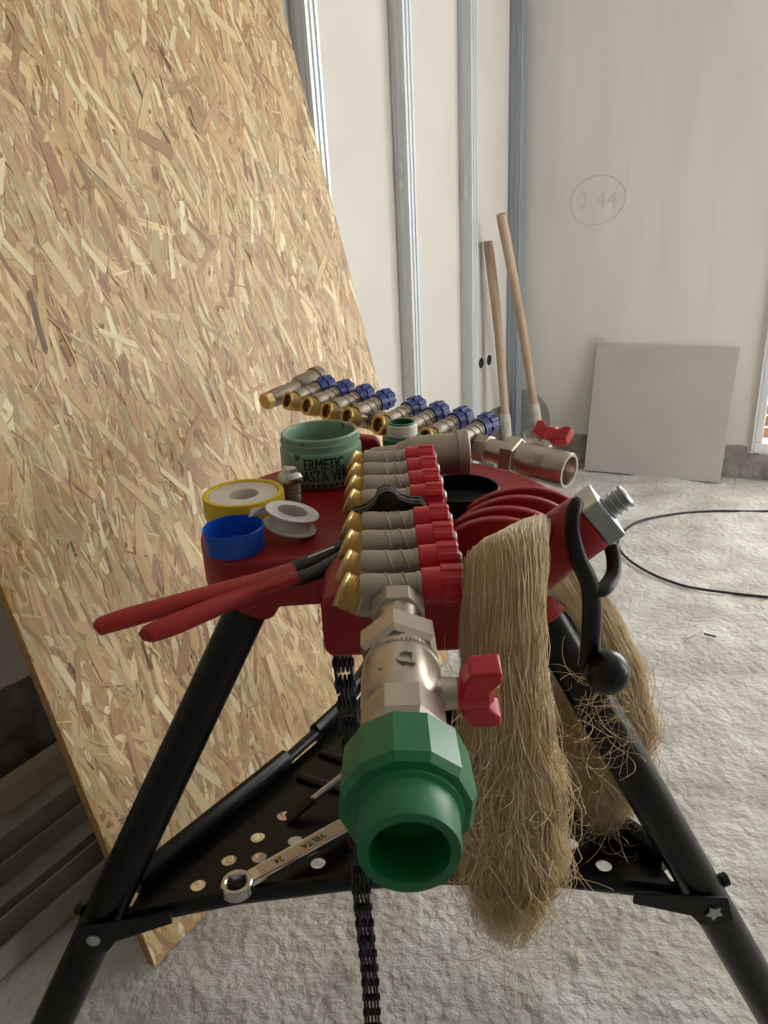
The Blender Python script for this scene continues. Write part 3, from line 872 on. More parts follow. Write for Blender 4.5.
def outlet_meshes(capmat):
    """local frame: x towards the cap, y along the manifold, z up"""
    b = MB()
    X = V((1, 0, 0))
    b.lathe([(-.030, .0120), (-.026, .0130), (-.019, .0130), (-.013, .0122), (.000, .0116), (.016, .0116), (.0165, .0126), (.0205, .0126)], (0, 0, 0), X, 22)
    # two slanted casting ridges
    for o in (-.008, .006):
        pts = [V((o + .007 * (k / 10 - .5) * 2, .0116 * cos(a), .0116 * sin(a))) for k, a in ((k, -0.4 + pi * k / 10 * 1.25) for k in range(11))]
        b.tube(pts, .0013, 6)
    # neck down to the main tube
    b.lathe([(0, .011), (.022, .0125)], (-.008, 0, -.024), V((-.05, 0, 1)), 16)
    t = MB(); BD = V((-.87, .20, .40)).normalized(); BO = V((-.0285, 0, -.0085))
    b.lathe([(-.026, .0085), (-.012, .0118), (-.003, .0150), (.0006, .0152)], BO, BD, 22)
    body = mesh_of('outlet', b)
    prof = [(.0003, .0130), (.0006, .0155)]
    for k in range(8): prof += [(.001 + k * .0021, .0155), (.001 + k * .0021 + .0011, .0145)]
    prof += [(.0186, .0155), (.0205, .0153), (.0210, .0143), (.0205, .0110), (.004, .0106)]
    t.lathe(prof, BO, BD, 26, caps=True)
    t.lathe([(.003, .0065), (.014, .0060), (.0145, .0035), (.005, .0030)], BO, BD, 14)
    brass = mesh_of('brass_thread', t)
    c = MB()
    c.lathe([(.0200, .0122), (.0206, .0150), (.0360, .0154), (.0365, .0160)], (0, 0, 0), X, 28)
    segs = 48
    rf = lambda k, t_: (1.0 if (k % 6) in (0, 1, 2) else 0.91)
    c.lathe([(.0360, .0160), (.0365, .0176), (.0530, .0172), (.0548, .0158), (.0552, .0100)], (0, 0, 0), X, segs, rfun=rf)
    cap = mesh_of('cap', c, sharp=28)
    s = MB().lathe([(.0545, .0082), (.0567, .0078), (.0583, .0052), (.0587, .0014)], (0, 0, 0), X, 16)
    scr = mesh_of('cap_plug', s)
    body.materials.append(M['nickel_mat']); brass.materials.append(M['brass']); cap.materials.append(M[capmat]); scr.materials.append(M['nickel'])
    return body, brass, cap, scr

def hexprof(a, b_, r, ch=.0012): return [(a, r - ch * 1.5), (a + ch, r), (b_ - ch, r), (b_, r - ch * 1.5)]

def butterfly(root, parent, c, ax, wing, up2):
    """red wing handle: c hub centre, ax stem direction, wing = direction of the wings"""
    w = V(wing); w = (w - V(ax) * w.dot(ax)).normalized(); a = V(ax).normalized(); s = a.cross(w)
    prof = [(-.026, .000), (-.027, .020), (-.018, .021), (-.008, .013), (.008, .013), (.018, .021), (.027, .020), (.026, .000), (.011, -.006), (-.011, -.006)]
    h = obj('valve_handle', MB().prism([(p[0], p[1]) for p in prof], V(c) - s * .009, w, a, s, .018), 'redplast', parent, bevel=.0018, sharp=40)
    obj('hub', MB().lathe([(-.008, .0105), (.012, .0100), (.0155, .007)], c, a, 18), 'redplast', h)
    obj('handle_nut', MB().lathe([(.015, .0042), (.020, .0042)], c, a, 6), 'brass', h)
    return h

def manifold(name, P0, d, v, capmat, label, base, with_union, valve_side):
    """P0: first outlet (valve end for d pointing away from the valve). d: from the first outlet to the last; v: towards the caps"""
    d = V(d).normalized(); v = V(v); v = (v - d * v.dot(d)).normalized(); up = v.cross(d)
    if up.z < 0: up = -up
    t = thing(name, base, label, 'manifold')
    TO = up * -.0205                                   # main tube lies below the outlets' valve bodies
    body, brass, cap, scr = outlet_meshes(capmat)
    pos = [P0 + d * (k * SP + (GAP if k >= 4 else 0)) for k in range(8)]
    yv = up.cross(v)
    for p in pos:
        mm = Matrix((v, yv, up)).transposed().to_4x4(); mm.translation = p
        o = link('outlet', body, t, mm)
        link('brass_thread', brass, o, mm); link('cap', cap, o, mm); link('cap_plug', scr, o, mm)
    for a, b_ in ((0, 3), (4, 7)):
        L = (pos[b_] - pos[a]).length
        mb = MB().lathe([(-.024, .0165), (-.022, .018), (-.016, .0165), (L + .016, .0165), (L + .022, .018), (L + .024, .0165)], pos[a] + TO, d, 26)
        obj('manifold_body', mb, 'nickel_mat', t)
    mid = (pos[3] + pos[4]) / 2 + TO
    obj('coupling', MB().lathe(hexprof(-.0095, .0095, .0205), mid, d, 8), 'nickel', t)
    return t, pos, d, v, up, TO

# -------- red manifold, clamped in the vise, with ball valve and green union towards the camera
RP0 = V((.0075, .560, .8115)); RDv = V((0.006, 1, 0)).normalized()
root, pos, d, v, up, TO = manifold('red_capped_manifold', RP0, RDv, V((1, 0, .007)), 'redplast',
    'brass pipe manifold with red caps, ball valve and large green union, clamped in the vise', (.010, .70, .776), True, 1)
A0 = pos[0] + TO * .45
dn = V((-.014, -1, 0)).normalized()                   # towards the camera
obj('end_collar', MB().lathe(hexprof(.016, .040, .0222, .002), A0, dn, 8, rot=pi / 8), 'nickel_mat', root)
obj('union_tail', MB().lathe([(.038, .0190), (.05, .0185), (.075, .0185)], A0, dn, 28), 'nickel', root)
obj('union_nut', MB().lathe([(.068, .0250), (.071, .0305), (.091, .0305), (.0955, .0268)], A0, dn, 6, rot=pi / 6 + .12), 'nickel', root)
vb = obj('valve_body', MB().lathe([(.086, .0232), (.095, .0240), (.103, .0246), (.1035, .0266), (.110, .0276), (.111, .0268), (.126, .0276), (.146, .0274), (.158, .0258), (.161, .0248)], A0, dn, 36), 'nickel', root)
obj('valve_hex', MB().lathe([(.154, .0240), (.158, .0280), (.181, .0280), (.186, .0246)], A0, dn, 8, rot=pi / 8), 'nickel', vb)
# raised letters on the valve
def wrap_text(s, size, A, dv, r, off, upv, rot=0.0, ext=.0006):
    vs, fs = text2d(s, size, ext)
    side = dv.cross(upv); mb = MB()
    mb.add([A + dv * (off + p.y) + (upv * cos(p.x / r + rot) + side * sin(p.x / r + rot)) * (r + p.z + ext * .4) for p in vs], fs)
    return mb
obj('raised_letter', wrap_text('D', .020, A0, dn, .0278, .126, Z, -.12, .0011), 'nickel', vb, smooth=False)
obj('raised_letter', wrap_text('1', .015, A0, dn, .0278, .130, Z, .5, .0011), 'nickel', vb, smooth=False)
for k in range(13):
    a = -.75 + k * .115
    c = A0 + dn * .1068 + (Z * cos(a) + V((1, 0, 0)) * sin(a)) * .0274
    obj('raised_mark', MB().box(c, (.0016, .0036, .0012), (V((cos(a), 0, -sin(a))), V((0, 1, 0)), V((sin(a), 0, cos(a))))), 'nickel', vb, smooth=False)
st0 = A0 + dn * .136
stem_d = V((1, -.02, .02)).normalized()
obj('valve_stem', MB().lathe([(.018, .0130), (.028, .0110), (.038, .0100), (.039, .006), (.045, .005)], st0, stem_d, 20), 'nickel', vb)
butterfly(root, root, st0 + stem_d * .044, stem_d, V((0, -.25, .95)), None)
obj('ptfe_wrap', MB().lathe([(.184, .0225), (.1885, .0262), (.1975, .0268), (.202, .0250)], A0, dn, 28), 'ptfe', root)
un = obj('union_socket', MB().lathe([(.240, .0305), (.243, .0300), (.2445, .0276), (.266, .0268), (.268, .0260), (.268, .0208), (.266, .0198), (.236, .0194), (.235, .012), (.205, .012)], A0, dn, 48), 'green', root, sharp=28)
obj('union_collar', MB().ring([(.1985, .020), (.1985, .0340), (.201, .0372), (.235, .0382), (.2400, .0352), (.2415, .0295), (.2415, .020)], A0, dn, 12, rot=.15), 'green', un, sharp=20)
# far end: terminal tee, parallel to the outlets
E1 = pos[7] + d * .058 + TO * .75 + V((.030, 0, 0))
tee = obj('end_tee', MB().lathe([(-.055, .012), (-.050, .0150), (-.02, .0165), (-.018, .0185), (-.0, .0245), (.006, .0262), (.058, .0270), (.0585, .0300), (.0725, .0302), (.0735, .0285), (.0735, .024), (.066, .023)], E1, V((1, 0, .02)), 36), 'nickel_mat', root)
obj('tee_neck', MB().lathe([(0, .0165), (.05, .0165)], pos[7] + TO, d, 24), 'nickel_mat', tee)
obj('drain_plug', MB().lathe(hexprof(-.062, -.054, .0125), E1, V((1, 0, .02)), 6), 'brass', tee)

# -------- blue manifold lying across the back
BP0 = V((-.1191, 1.3038, .8065)); BD_ = V((.7533, -.6539, -.0703)); BV = V((.6576, .747, .0975))
root2, pos2, d2, v2, up2, TO2 = manifold('blue_capped_manifold', BP0, BD_, BV, 'bluecap',
    'brass pipe manifold with blue caps lying across the back of the stand', (.02, 1.17, .77), False, 1)
A2 = pos2[7] + TO2 * .9
obj('end_collar', MB().lathe(hexprof(.012, .034, .0215, .002), A2, d2, 8), 'nickel_mat', root2)
obj('union_tail', MB().lathe([(.03, .0175), (.068, .0175)], A2, d2, 26), 'nickel', root2)
obj('union_nut', MB().lathe(hexprof(.062, .084, .0290, .002), A2, d2, 6, rot=.4), 'nickel', root2)
vb2 = obj('valve_body', MB().lathe([(.082, .0225), (.090, .0232), (.0905, .0252), (.098, .0258), (.112, .0256), (.128, .0252), (.131, .0236)], A2, d2, 34), 'nickel', root2)
obj('valve_end', MB().lathe([(.128, .0225), (.1305, .0256), (.150, .0256), (.160, .0250), (.161, .0243), (.161, .0205), (.159, .0195), (.12, .0190)], A2, d2, 34), 'nickel', vb2)
stem2 = (up2 * .55 + v2 * .85).normalized()
obj('valve_stem', MB().lathe([(.018, .0115), (.028, .0100), (.036, .009), (.037, .006), (.042, .005)], A2 + d2 * .110, stem2, 18), 'nickel', vb2)
butterfly(root2, root2, A2 + d2 * .110 + stem2 * .043, stem2, d2, None)
E2 = pos2[0] - d2 * .050 + TO2 * .4 + v2 * .014
tee2 = obj('end_tee', MB().lathe([(-.058, .0135), (-.052, .0150), (-.022, .0155), (-.020, .0150), (.006, .0150), (.008, .0180), (.012, .0205), (.052, .0215), (.0525, .0245), (.065, .0247), (.066, .023), (.066, .0185), (.058, .0175)], E2, v2, 30), 'nickel_mat', root2)
obj('tee_neck', MB().lathe([(0, .0165), (.055, .0165)], pos2[0] + TO2, -d2, 22), 'nickel_mat', tee2)
obj('drain_plug', MB().lathe(hexprof(-.072, -.057, .0150), E2, v2, 6), 'brass', tee2)

# ================================================================== THINGS ON THE STAND
# pot of sealing paste
PC = V((-.0800, .988, TZ)); PR = .0545; PHT = .068
pot = thing('paste_pot', PC, 'pale green open pot of sealing paste with black lettering', 'pot')
obj('pot_body', MB().lathe([(0, PR - .006), (.002, PR - .003), (.006, PR - .001), (.012, PR), (PHT - .023, PR), (PHT - .020, PR - .0005), (PHT - .018, PR - .0030), (PHT - .012, PR - .0035), (PHT - .0115, PR - .0015), (PHT - .009, PR - .0015), (PHT - .0085, PR - .0035), (PHT - .004, PR - .0035), (PHT - .002, PR - .003), (PHT, PR - .0045), (PHT - .0005, PR - .0075), (PHT - .004, PR - .0090), (.022, PR - .0095)], PC, Z, 56), 'potgreen', pot)
obj('paste', MB().lathe([(.020, .001), (.024, .02), (.0215, .035), (.027, PR - .0096), (.032, PR - .0092)], PC, Z, 40, caps=False), 'paste', pot)
def wrap_pot(s, size, zc, rot, bold=0.0, ext=.0003):
    vs, fs = text2d(s, size, ext, bold)
    n_ = len(vs); vs = vs + [p + V((.0011, 0, .00005)) for p in vs]; fs = fs + [tuple(i + n_ for i in f) for f in fs]
    mb = MB(); rr = PR + .0004
    for p in vs: p.x *= .74; p.y *= 1.15
    face = V((-PC.x, -PC.y, 0)).normalized(); side = V((-face.y, face.x, 0))
    mb.add([PC + Z * (zc + p.y) + (face * cos(p.x / rr + rot) + side * sin(p.x / rr + rot)) * (rr + p.z) for p in vs], fs)
    return mb
obj('lettering', wrap_pot('ERMETIC', .0186, .0300, .04), 'ink', pot, smooth=False)
obj('lettering', wrap_pot('PASTA VERDE', .0186, .0142, .16), 'ink', pot, smooth=False)
face = V((-PC.x, -PC.y, 0)).normalized(); side = V((-face.y, face.x, 0))
for k in range(10):
    a0 = -.62 + k * .145; mb = MB(); rr = PR + .0006
    P = lambda a, z_: PC + Z * z_ + (face * cos(a) + side * sin(a)) * rr
    q = []
    for j in range(5):
        q.append((a0 + .075 * j / 4, .0060))
    top = [P(a + .06, .0108) for a, _ in q]; bot = [P(a, .0060) for a, _ in q]
    mb.add(bot + top, [(j, j + 1, j + 6, j + 5) for j in range(4)])
    obj('hazard_stripe', mb, 'ink', pot, smooth=False)
# paste smears
for (x, y, s_) in ((293, 460, .005), (301, 446, .003), (354, 427, .004)):
    p = onplane(x, y, PC - V((0, PR, 0)), V((0, -1, 0)))
    a = atan2((p - PC).dot(side), (p - PC).dot(face))
    c = PC + Z * (p.z - PC.z) + (face * cos(a) + side * sin(a)) * (PR - .0012)
    nn = (face * cos(a) + side * sin(a))
    obj('smear', MB().lathe([(0, s_), (.0012, s_ * .8), (.002, s_ * .2)], c, nn, 9, rfun=lambda k, t: 1 + .35 * sin(k * 2.3)), 'greendark', pot)

# green adaptor with tape-wrapped thread
AC = onz(401, 463, TZ); AC = V((.031, 1.03, TZ))
ad = thing('pipe_adaptor', AC, 'small green plastic pipe adaptor standing upright, thread wrapped in white tape', 'adaptor')
obj('adaptor_body', MB().lathe([(0, .020), (.004, .022), (.026, .022), (.030, .028), (.040, .028), (.043, .024), (.044, .019), (.061, .019), (.062, .0185), (.062, .0155), (.040, .0150)], AC, Z, 30), 'greendark', ad)
prof = [(.043, .0188)]
for k in range(5): prof += [(.0435 + k * .003, .0205), (.0450 + k * .003, .0212)]
prof += [(.0595, .0200), (.0600, .0186)]
obj('tape_wrap', MB().lathe(prof, AC, Z, 30, caps=False), 'ptfe', ad)

# black lid
LC = V((.092, .8645, TZ))
lid = thing('pot_lid', LC, 'black screw lid lying upside down between the red caps and the bending ribs', 'lid')
obj('lid_shell', MB().lathe([(0, .0455), (.002, .0475), (.022, .048), (.023, .047), (.0225, .0455), (.004, .044)], LC, Z, 44), 'blackplast', lid)
obj('lid_liner', MB().lathe([(.0042, .040), (.0055, .038), (.0058, .002)], LC, Z, 30, rfun=lambda k, t: 1 + .05 * sin(k * 1.7)), 'blacksteel', lid)

# yellow reel of tape
YC = onz(243, 492, TZ + .0275); YC.z = TZ; YR = 40.5 * depth((YC.x, YC.y, TZ + .027)) / FPX
yr = thing('tape_reel', YC, 'wide yellow reel of white sealing tape on the red table', 'tape reel')
obj('reel_shell', MB().ring([(0, YR * .95), (.0015, YR), (.026, YR), (.0275, YR * .985), (.0278, YR * .90), (.0262, YR * .875), (.0255, YR * .86), (0, YR * .86)], YC, Z, 48), 'yellow', yr)
obj('tape', MB().ring([(.001, YR * .37), (.024, YR * .37), (.0252, YR * .39), (.0252, YR * .85), (.001, YR * .85)], YC, Z, 44), 'ptfe', yr)
obj('reel_core', MB().lathe([(.0005, .001), (.0008, YR * .368)], YC, Z, 30, caps=False), 'yellow', yr)

# blue ring cup
BC = onz(233, 526, TZ + .0265); BC.z = TZ; BR = 30.5 * depth((BC.x, BC.y, TZ + .0265)) / FPX
bc = thing('reel_cover', BC, 'bright blue plastic reel cover standing open beside the yellow reel', 'cover')
obj('cover_shell', MB().lathe([(0, BR * .955), (.0015, BR * .975), (.0245, BR), (.0262, BR), (.0268, BR * .985), (.0262, BR * .965), (.003, BR * .93)], BC, Z, 44), 'bluering', bc)

# small white spool, tilted on the edge of something
WC = onz(291, 519, TZ + .0185); WR = 27 * depth(WC) / FPX
wa = V((.26, .02, .96)).normalized()
ws = thing('tape_spool', (WC.x, WC.y, TZ), 'small white spool of thread tape lying tilted, tape end loose', 'tape spool')
obj('spool_flange', MB().ring([(.0075, WR * .60), (.0075, WR * .97), (.0083, WR), (.0098, WR), (.0102, WR * .96), (.0092, WR * .84), (.0092, WR * .70), (.0102, WR * .66), (.0102, WR * .60)], WC, wa, 36), 'whiteplast', ws)
obj('spool_flange', MB().ring([(-.0100, WR * .60), (-.0100, WR * .97), (-.0092, WR), (-.0080, WR), (-.0075, WR * .96), (-.0075, WR * .60)], WC, wa, 36), 'whiteplast', ws)
obj('tape', MB().ring([(-.0076, WR * .62), (-.0076, WR * .80), (.0076, WR * .80), (.0076, WR * .62)], WC, wa, 32), 'ptfe', ws)
obj('spool_hub', MB().ring([(-.0105, WR * .57), (-.0105, WR * .61), (.0104, WR * .61), (.0104, WR * .57)], WC, wa, 30), 'whiteplast', ws)
ta = onz(266, 517, TZ + .018); tb = onz(253, 527, TZ + .017); tb.z = TZ + .034; ta.z = TZ + .026
dd = (tb - ta).normalized(); sd = V((.3, -.1, 1)).normalized(); sd = (sd - dd * sd.dot(dd)).normalized()
obj('tape_end', MB().box((ta + tb) / 2, ((tb - ta).length + .006, .010, .0006), (dd, sd, dd.cross(sd))), 'ptfe', ws, smooth=False)

# small threaded plug
SCp = onz(293, 501, TZ)
sp = thing('threaded_plug', SCp, 'small nickel threaded plug standing in front of the green pot', 'plug')
prof = [(0, .0105)]
for k in range(8): prof += [(.001 + k * .0034, .0122), (.0022 + k * .0034, .0128), (.0032 + k * .0034, .0112)]
obj('plug_thread', MB().lathe(prof, SCp, Z, 22), 'nickel', sp)
obj('plug_head', MB().lathe([(.0285, .0125), (.029, .0160), (.034, .0160), (.0352, .0150), (.0375, .0136), (.040, .0105), (.0445, .0095), (.0465, .0065), (.0468, .001)], SCp, Z, 28), 'chrome', sp)

# pliers with red grips, lying on the table edge
PZ = TZ + .014
pl = thing('pliers', onz(325, 560, TZ), 'pliers with long red dipped handles lying across the table edge', 'pliers')
def grip(px_, zz, rs):
    pts = catmull([onz(x, y, zz_) for (x, y), zz_ in zip(px_, zz)], 6)
    N = len(pts); rr = []
    for k in range(N):
        t_ = k / (N - 1) * (len(rs) - 1); i = min(int(t_), len(rs) - 2); rr.append(rs[i] + (rs[i + 1] - rs[i]) * (t_ - i))
    return MB().tube(pts, rr, 14, flat=.78, hint=Z)
obj('handle', grip([(96, 628), (101, 626), (130, 617), (200, 597), (260, 580), (292, 569)], [PZ - .004, PZ - .003, PZ, PZ + .002, PZ + .002, PZ], [.0045, .0098, .0110, .0105, .0092, .0082]), 'redgrip', pl)
obj('handle', grip([(143, 638), (149, 634), (175, 624), (215, 607), (255, 590), (297, 577)], [PZ - .006, PZ - .005, PZ - .004, PZ - .003, PZ - .002, PZ], [.0045, .0098, .0112, .0108, .0092, .0082]), 'redgrip', pl)
obj('lever', grip([(286, 571), (315, 560), (345, 548), (362, 540)], [PZ] * 4, [.0080, .0095, .0110, .0100]), 'blacksteel', pl)
obj('lever', grip([(288, 581), (310, 575), (335, 562), (360, 546)], [PZ - .003] * 4, [.0082, .0090, .0100, .0100]), 'blacksteel', pl)
q = onz(322, 553, PZ + .006)
obj('jaw_scale', MB().box(q, (.035, .004, .004), ((onz(335, 548, PZ) - onz(305, 560, PZ)).normalized(), V((0, 1, 0)), Z)), 'chrome', pl, smooth=False, bevel=.001)

# ------------------------------------------------------------------ spanner and screwdriver on the tray
WZ = TRZ + .024
wa_, wb_ = onz(237, 886, WZ + .004), onz(345, 826, WZ - .004)
wx = (wb_ - wa_).normalized(); wy = Z.cross(wx)
wr = thing('combination_spanner', onz(290, 855, TRZ), 'chrome ring spanner marked 24 lying across the black tray', 'spanner')
RR = .0190
obj('ring_end', MB().ring([(-.006, RR * .62), (-.0075, RR * .75), (-.0060, RR), (.0060, RR), (.0075, RR * .92), (.0075, RR * .72), (.0060, RR * .62)], wa_, Z, 36), 'chrome', wr)
L = (wb_ - wa_).length + .075
sh = [(.014, -.0105), (.045, -.0115), (L, -.0135), (L, .0135), (.045, .0115), (.014, .0105)]
shank = obj('shank', MB().prism(sh, wa_ - Z * .0045, wx, wy, Z, .009), 'chrome', wr, smooth=False, bevel=.0025, seg=3)
obj('shank_panel', MB().prism([(.030, -.0072), (L - .02, -.0092), (L - .02, .0092), (.030, .0072)], wa_ + Z * .0040, wx, wy, Z, .0008), 'nickel', shank, smooth=False)
def flat_text(s_, size, c, ex, ey, ez, mtl, parent):
    vs, fs = text2d(s_, size, .0002, .0001)
    mb = MB(); mb.add([c + ex * p.x + ey * p.y + ez * (p.z + .0002) for p in vs], fs)
    obj('stamped_text', mb, mtl, parent, smooth=False)
flat_text('24', .0115, wa_ + wx * .058 + wy * .003 + Z * .0050, -wx, -wy, Z, 'ink', shank)
flat_text('VELTA', .0120, wa_ + wx * .108 + wy * .003 + Z * .0050, -wx, -wy, Z, 'ink', shank)
E3 = wa_ + wx * (L + .012)
jaw = [(L - .004, -.0100), (L + .014, -.019), (L + .034, -.016), (L + .036, -.010), (L + .018, -.0095), (L + .012, 0), (L + .018, .0095), (L + .036, .010), (L + .034, .016), (L + .014, .019), (L - .004, .0100)]
obj('open_end', MB().prism(jaw, wa_ - Z * .005, wx, wy, Z, .010), 'chrome', wr, smooth=False, bevel=.0015)
sa = onz(287, 819, TRZ + .004); sb = onz(345, 774, TRZ + .045)
sdv = (sb - sa).normalized()
sd_ = thing('screwdriver', (sa.x, sa.y, TRZ), 'flat bladed screwdriver resting on the tray behind the spanner', 'screwdriver')
vs = []
bx, by, bz = frame(sdv)
for (t_, w, h) in ((0, .0085, .0012), (.008, .0090, .0016), (.026, .0075, .0028), (.045, .0052, .0044)):
    vs += [sa + sdv * t_ + bx * (sx_ * w) + by * (sy_ * h) for sx_, sy_ in ((-1, -1), (1, -1), (1, 1), (-1, 1))]
fs = [(0, 1, 2, 3)] + [(i * 4 + k, i * 4 + (k + 1) % 4, i * 4 + 4 + (k + 1) % 4, i * 4 + 4 + k) for i in range(3) for k in range(4)] + [(15, 14, 13, 12)]
obj('tip', MB().add(vs, fs), 'blacksteel', sd_, smooth=False)
obj('shaft', MB().lathe([(.042, .0048), (.13, .0048)], sa, sdv, 12), 'chrome', sd_)
obj('grip', MB().lathe([(.128, .006), (.132, .011), (.15, .0135), (.19, .013), (.205, .010), (.207, .004)], sa, sdv, 14), 'blackplast', sd_)

# ------------------------------------------------------------------ hank of hemp draped over the screw post
rh = random.Random(5)
def guide():
    """one continuous path: front tail from its tip up, over the screw post, down the rear tail"""
    G = []
    for (x, y, hw, hd, Y) in ((506, 944, 16, .012, .520), (510, 905, 36, .020, .520), (514, 865, 48, .026, .520), (514, 815, 50, .027, .521), (509, 760, 46, .026, .522), (505, 700, 42, .023, .524),
                           (504, 640, 41, .022, .527), (505, 590, 40, .021, .533), (508, 556, 39, .018, .548)):
        p = ony(x, y, Y); G.append((p, hw * depth(p) / FPX, hd))
    G.append((ony(512, 540, .580), .031, .010))
    G.append((ony(519, 536, .612), .031, .010))
    G.append((ony(530, 545, .648), .031, .012))
    for (x, y, hw, hd, Y) in ((556, 575, 30, .014, .690), (578, 615, 34, .018, .738), (592, 655, 40, .022, .758), (602, 700, 46, .024, .765), (606, 740, 46, .026, .765), (607, 775, 36, .024, .765), (606, 805, 26, .02, .765), (607, 828, 12, .012, .765)):
        p = ony(x, y, Y); G.append((p, hw * depth(p) / FPX, hd))
    return G
def gframe(G, t):
    n = len(G); j = min(int(t), n - 2); f_ = t - j
    c0, w0, h0 = G[j]; c1, w1, h1 = G[j + 1]
    cm = G[max(j - 1, 0)][0]; cp = G[min(j + 2, n - 1)][0]
    c = 0.5 * ((2 * c0) + (c1 - cm) * f_ + (2 * cm - 5 * c0 + 4 * c1 - cp) * f_ * f_ + (3 * c0 - cm - 3 * c1 + cp) * f_ ** 3)
    tg = 0.5 * ((c1 - cm) + 2 * (2 * cm - 5 * c0 + 4 * c1 - cp) * f_ + 3 * (3 * c0 - cm - 3 * c1 + cp) * f_ * f_)
    tg.normalize()
    e = max(0.0, 1 - abs(t - 9.8) / 3.2); wx_ = V((1, 0, .55 * e * e * (3 - 2 * e))); wx_ = wx_ - tg * tg.dot(wx_); wx_.normalize()
    return c, w0 + (w1 - w0) * f_, h0 + (h1 - h0) * f_, wx_, tg.cross(wx_)
def fibres(G, N, seed, t0, t1, stray=.10, radius=(.00022, .00042)):
    """fibres that run from about t0 to t1 of the path; MID is where the hank rides on the post"""
    MID = 10.0
    mb = MB(); rr = random.Random(seed); n = len(G); vs = []; fs = []
    for i in range(N):
        a = rr.uniform(0, 2 * pi); q = sqrt(rr.random())
        if rr.random() < .5: q = rr.uniform(.85, 1.02)
        ox, oy = q * cos(a), q * sin(a)
        isst = rr.random() < stray
        amp = rr.uniform(.03, .16) * (3.0 if isst else 1)
        ph1, ph2 = rr.uniform(0, 6.28), rr.uniform(0, 6.28); fr = rr.uniform(.4, 1.2)
        cl = rr.randrange(11); ca = cl * 1.9
        a0 = t0 + (rr.random() ** 2.4) * 2.6 + .9 * (.5 + .5 * sin(ca * 3)); a1 = t1 - (rr.random() ** 2.4) * 2.2 - .9 * (.5 + .5 * cos(ca * 2))
        steps = 36 if t1 - t0 > 14 else 24
        pts = []
        for k in range(steps + 1):
            t = a0 + (a1 - a0) * k / steps
            c, w, h, wx_, wy_ = gframe(G, t)
            dn_ = min(1, abs(t - MID) / (MID if t < MID else n - 1 - MID))
            fz = max(0, dn_ - .25) / .75
            wob = amp * (.25 + 2.2 * fz ** 1.6)
            sx = ox * (1 - .25 * fz) + wob * sin(ph1 + fr * t * 1.7) + .30 * fz * sin(ca + t * 1.5) + .20 * fz * sin(ca * 2.3 + t * 3.1)
            sy = oy * (1 - .25 * fz) + wob * sin(ph2 + fr * t * 1.5) + .40 * fz * cos(ca * 1.7 + t * 1.2)
            pts.append(c + wx_ * (sx * w) + wy_ * (sy * h))
        r0 = rr.uniform(*radius)
        base = len(vs)
        for k, p in enumerate(pts):
            e_ = min(k, steps - k); r_ = r0 * (1 if e_ > 2 else (e_ + .6) / 3.6)
            tdir = (pts[min(k + 1, steps)] - pts[max(k - 1, 0)]).normalized()
            x_ = V((1, .2, 0)) - tdir * tdir.dot(V((1, .2, 0)))
            x_ = x_.normalized() if x_.length > .01 else V((0, 1, 0))
            y_ = tdir.cross(x_)
            vs += [p + x_ * r_, p - x_ * (r_ * .5) + y_ * (r_ * .87), p - x_ * (r_ * .5) - y_ * (r_ * .87)]
        for k in range(steps):
            for e in range(3):
                e2 = (e + 1) % 3
                fs.append((base + k * 3 + e, base + k * 3 + e2, base + k * 3 + 3 + e2, base + k * 3 + 3 + e))
    mb.v = vs; mb.f = fs
    return mb
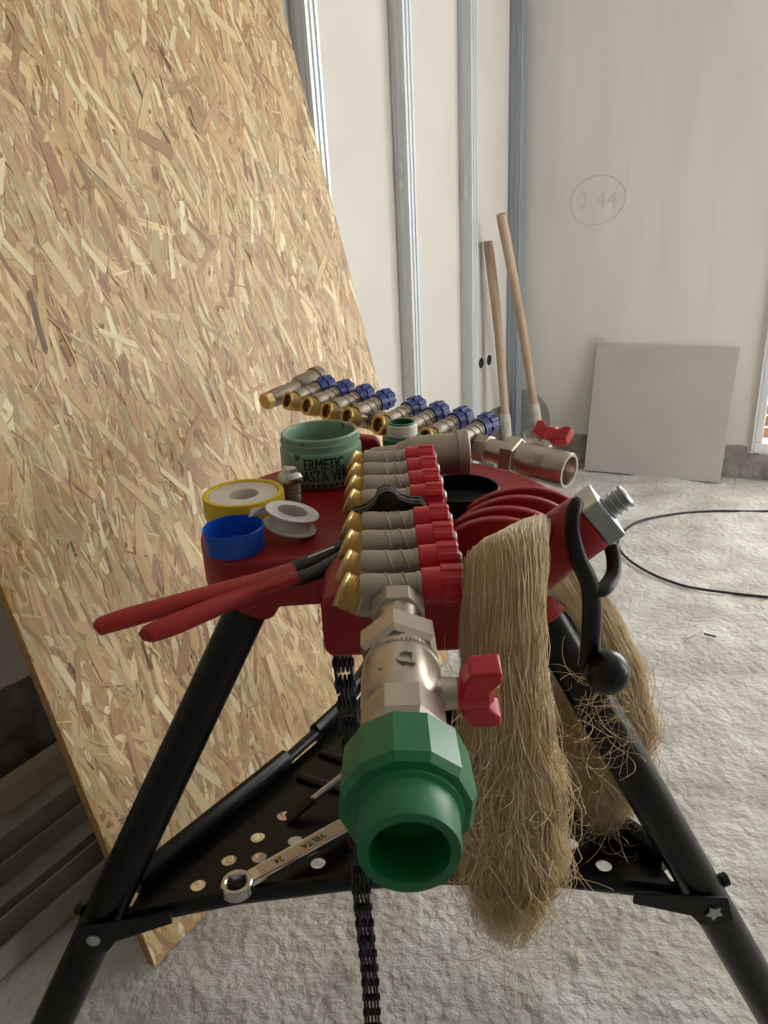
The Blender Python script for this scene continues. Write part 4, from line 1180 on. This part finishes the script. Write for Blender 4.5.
def curls(G, N, seed):
    """loose curling fibres around the tail"""
    rr = random.Random(seed); mb = MB(); n = len(G)
    for i in range(N):
        j = rr.randint(0, n - 3); c, w, h = G[j]
        a = rr.uniform(0, 6.28)
        p = c + V((w * cos(a) * rr.uniform(.7, 1.1), -h * abs(sin(a)) * 1.1, rr.uniform(-.02, .02)))
        d_ = V((rr.uniform(-1, 1), rr.uniform(-.4, .2), rr.uniform(-1, .4))).normalized()
        ax = V((rr.uniform(-1, 1), rr.uniform(-1, 1), rr.uniform(-1, 1))).normalized()
        k1 = rr.uniform(.06, .3); pts = [p]
        for s in range(14):
            d_ = (Matrix.Rotation(k1, 3, ax) @ d_).normalized()
            ax = (ax + V((rr.uniform(-.3, .3), rr.uniform(-.3, .3), rr.uniform(-.3, .3)))).normalized()
            p = p + d_ * .0042; pts.append(p)
        mb.tube(pts, .00022, 3, caps=False)
    return mb
hank = thing('hemp_hank', (PB.x + .01, .55, .44), 'hank of golden brown plumber\'s hemp draped over the red screw post', 'hemp')
GG = guide()
def core(G, sc_, ta, tb):
    mb = MB(); vs = []; fs = []; S = 18; n = 40
    for i in range(n):
        c, w, h, wx_, wy_ = gframe(G, ta + (tb - ta) * i / (n - 1))
        e_ = sc_ * min(1, .25 + min(i, n - 1 - i) / 6)
        for k in range(S):
            a = 2 * pi * k / S
            vs.append(c + wx_ * (w * e_ * cos(a) * (1 + .08 * sin(k * 3.1 + i * .4))) + wy_ * (h * e_ * sin(a)))
    for i in range(n - 1):
        for k in range(S):
            k2 = (k + 1) % S
            fs.append((i * S + k, i * S + k2, (i + 1) * S + k2, (i + 1) * S + k))
    fs += [tuple(range(S)), tuple(range(n * S - 1, (n - 1) * S - 1, -1))]
    return mb.add(vs, fs)
NG = len(GG) - 1
WG = [(ony(x, y, .628), .018, .004) for (x, y) in ((590, 690), (600, 705), (612, 720), (622, 735), (628, 745), (630, 750))]
tag(obj('loose_fibre', curls(WG, 70, 6), 'hemp', hank), kind='stuff')
tag(obj('draped_fibres', fibres(GG, 1700, 11, 0, NG), 'hemp', hank), kind='stuff')
tag(obj('front_tail', fibres(GG, 2400, 12, 0, 12.5), 'hemp', hank), kind='stuff')
tag(obj('rear_tail', fibres(GG, 1700, 13, 9.5, NG, .2), 'hemp', hank), kind='stuff')
tag(obj('loose_fibre', curls(GG[:8], 200, 3), 'hemp', hank), kind='stuff')
tag(obj('loose_fibre', curls(GG[:12:-1], 150, 4), 'hemp', hank), kind='stuff')
obj('fibre_core', core(GG, .60, 3.2, NG - 2.6), 'hempcore', hank, sharp=80)
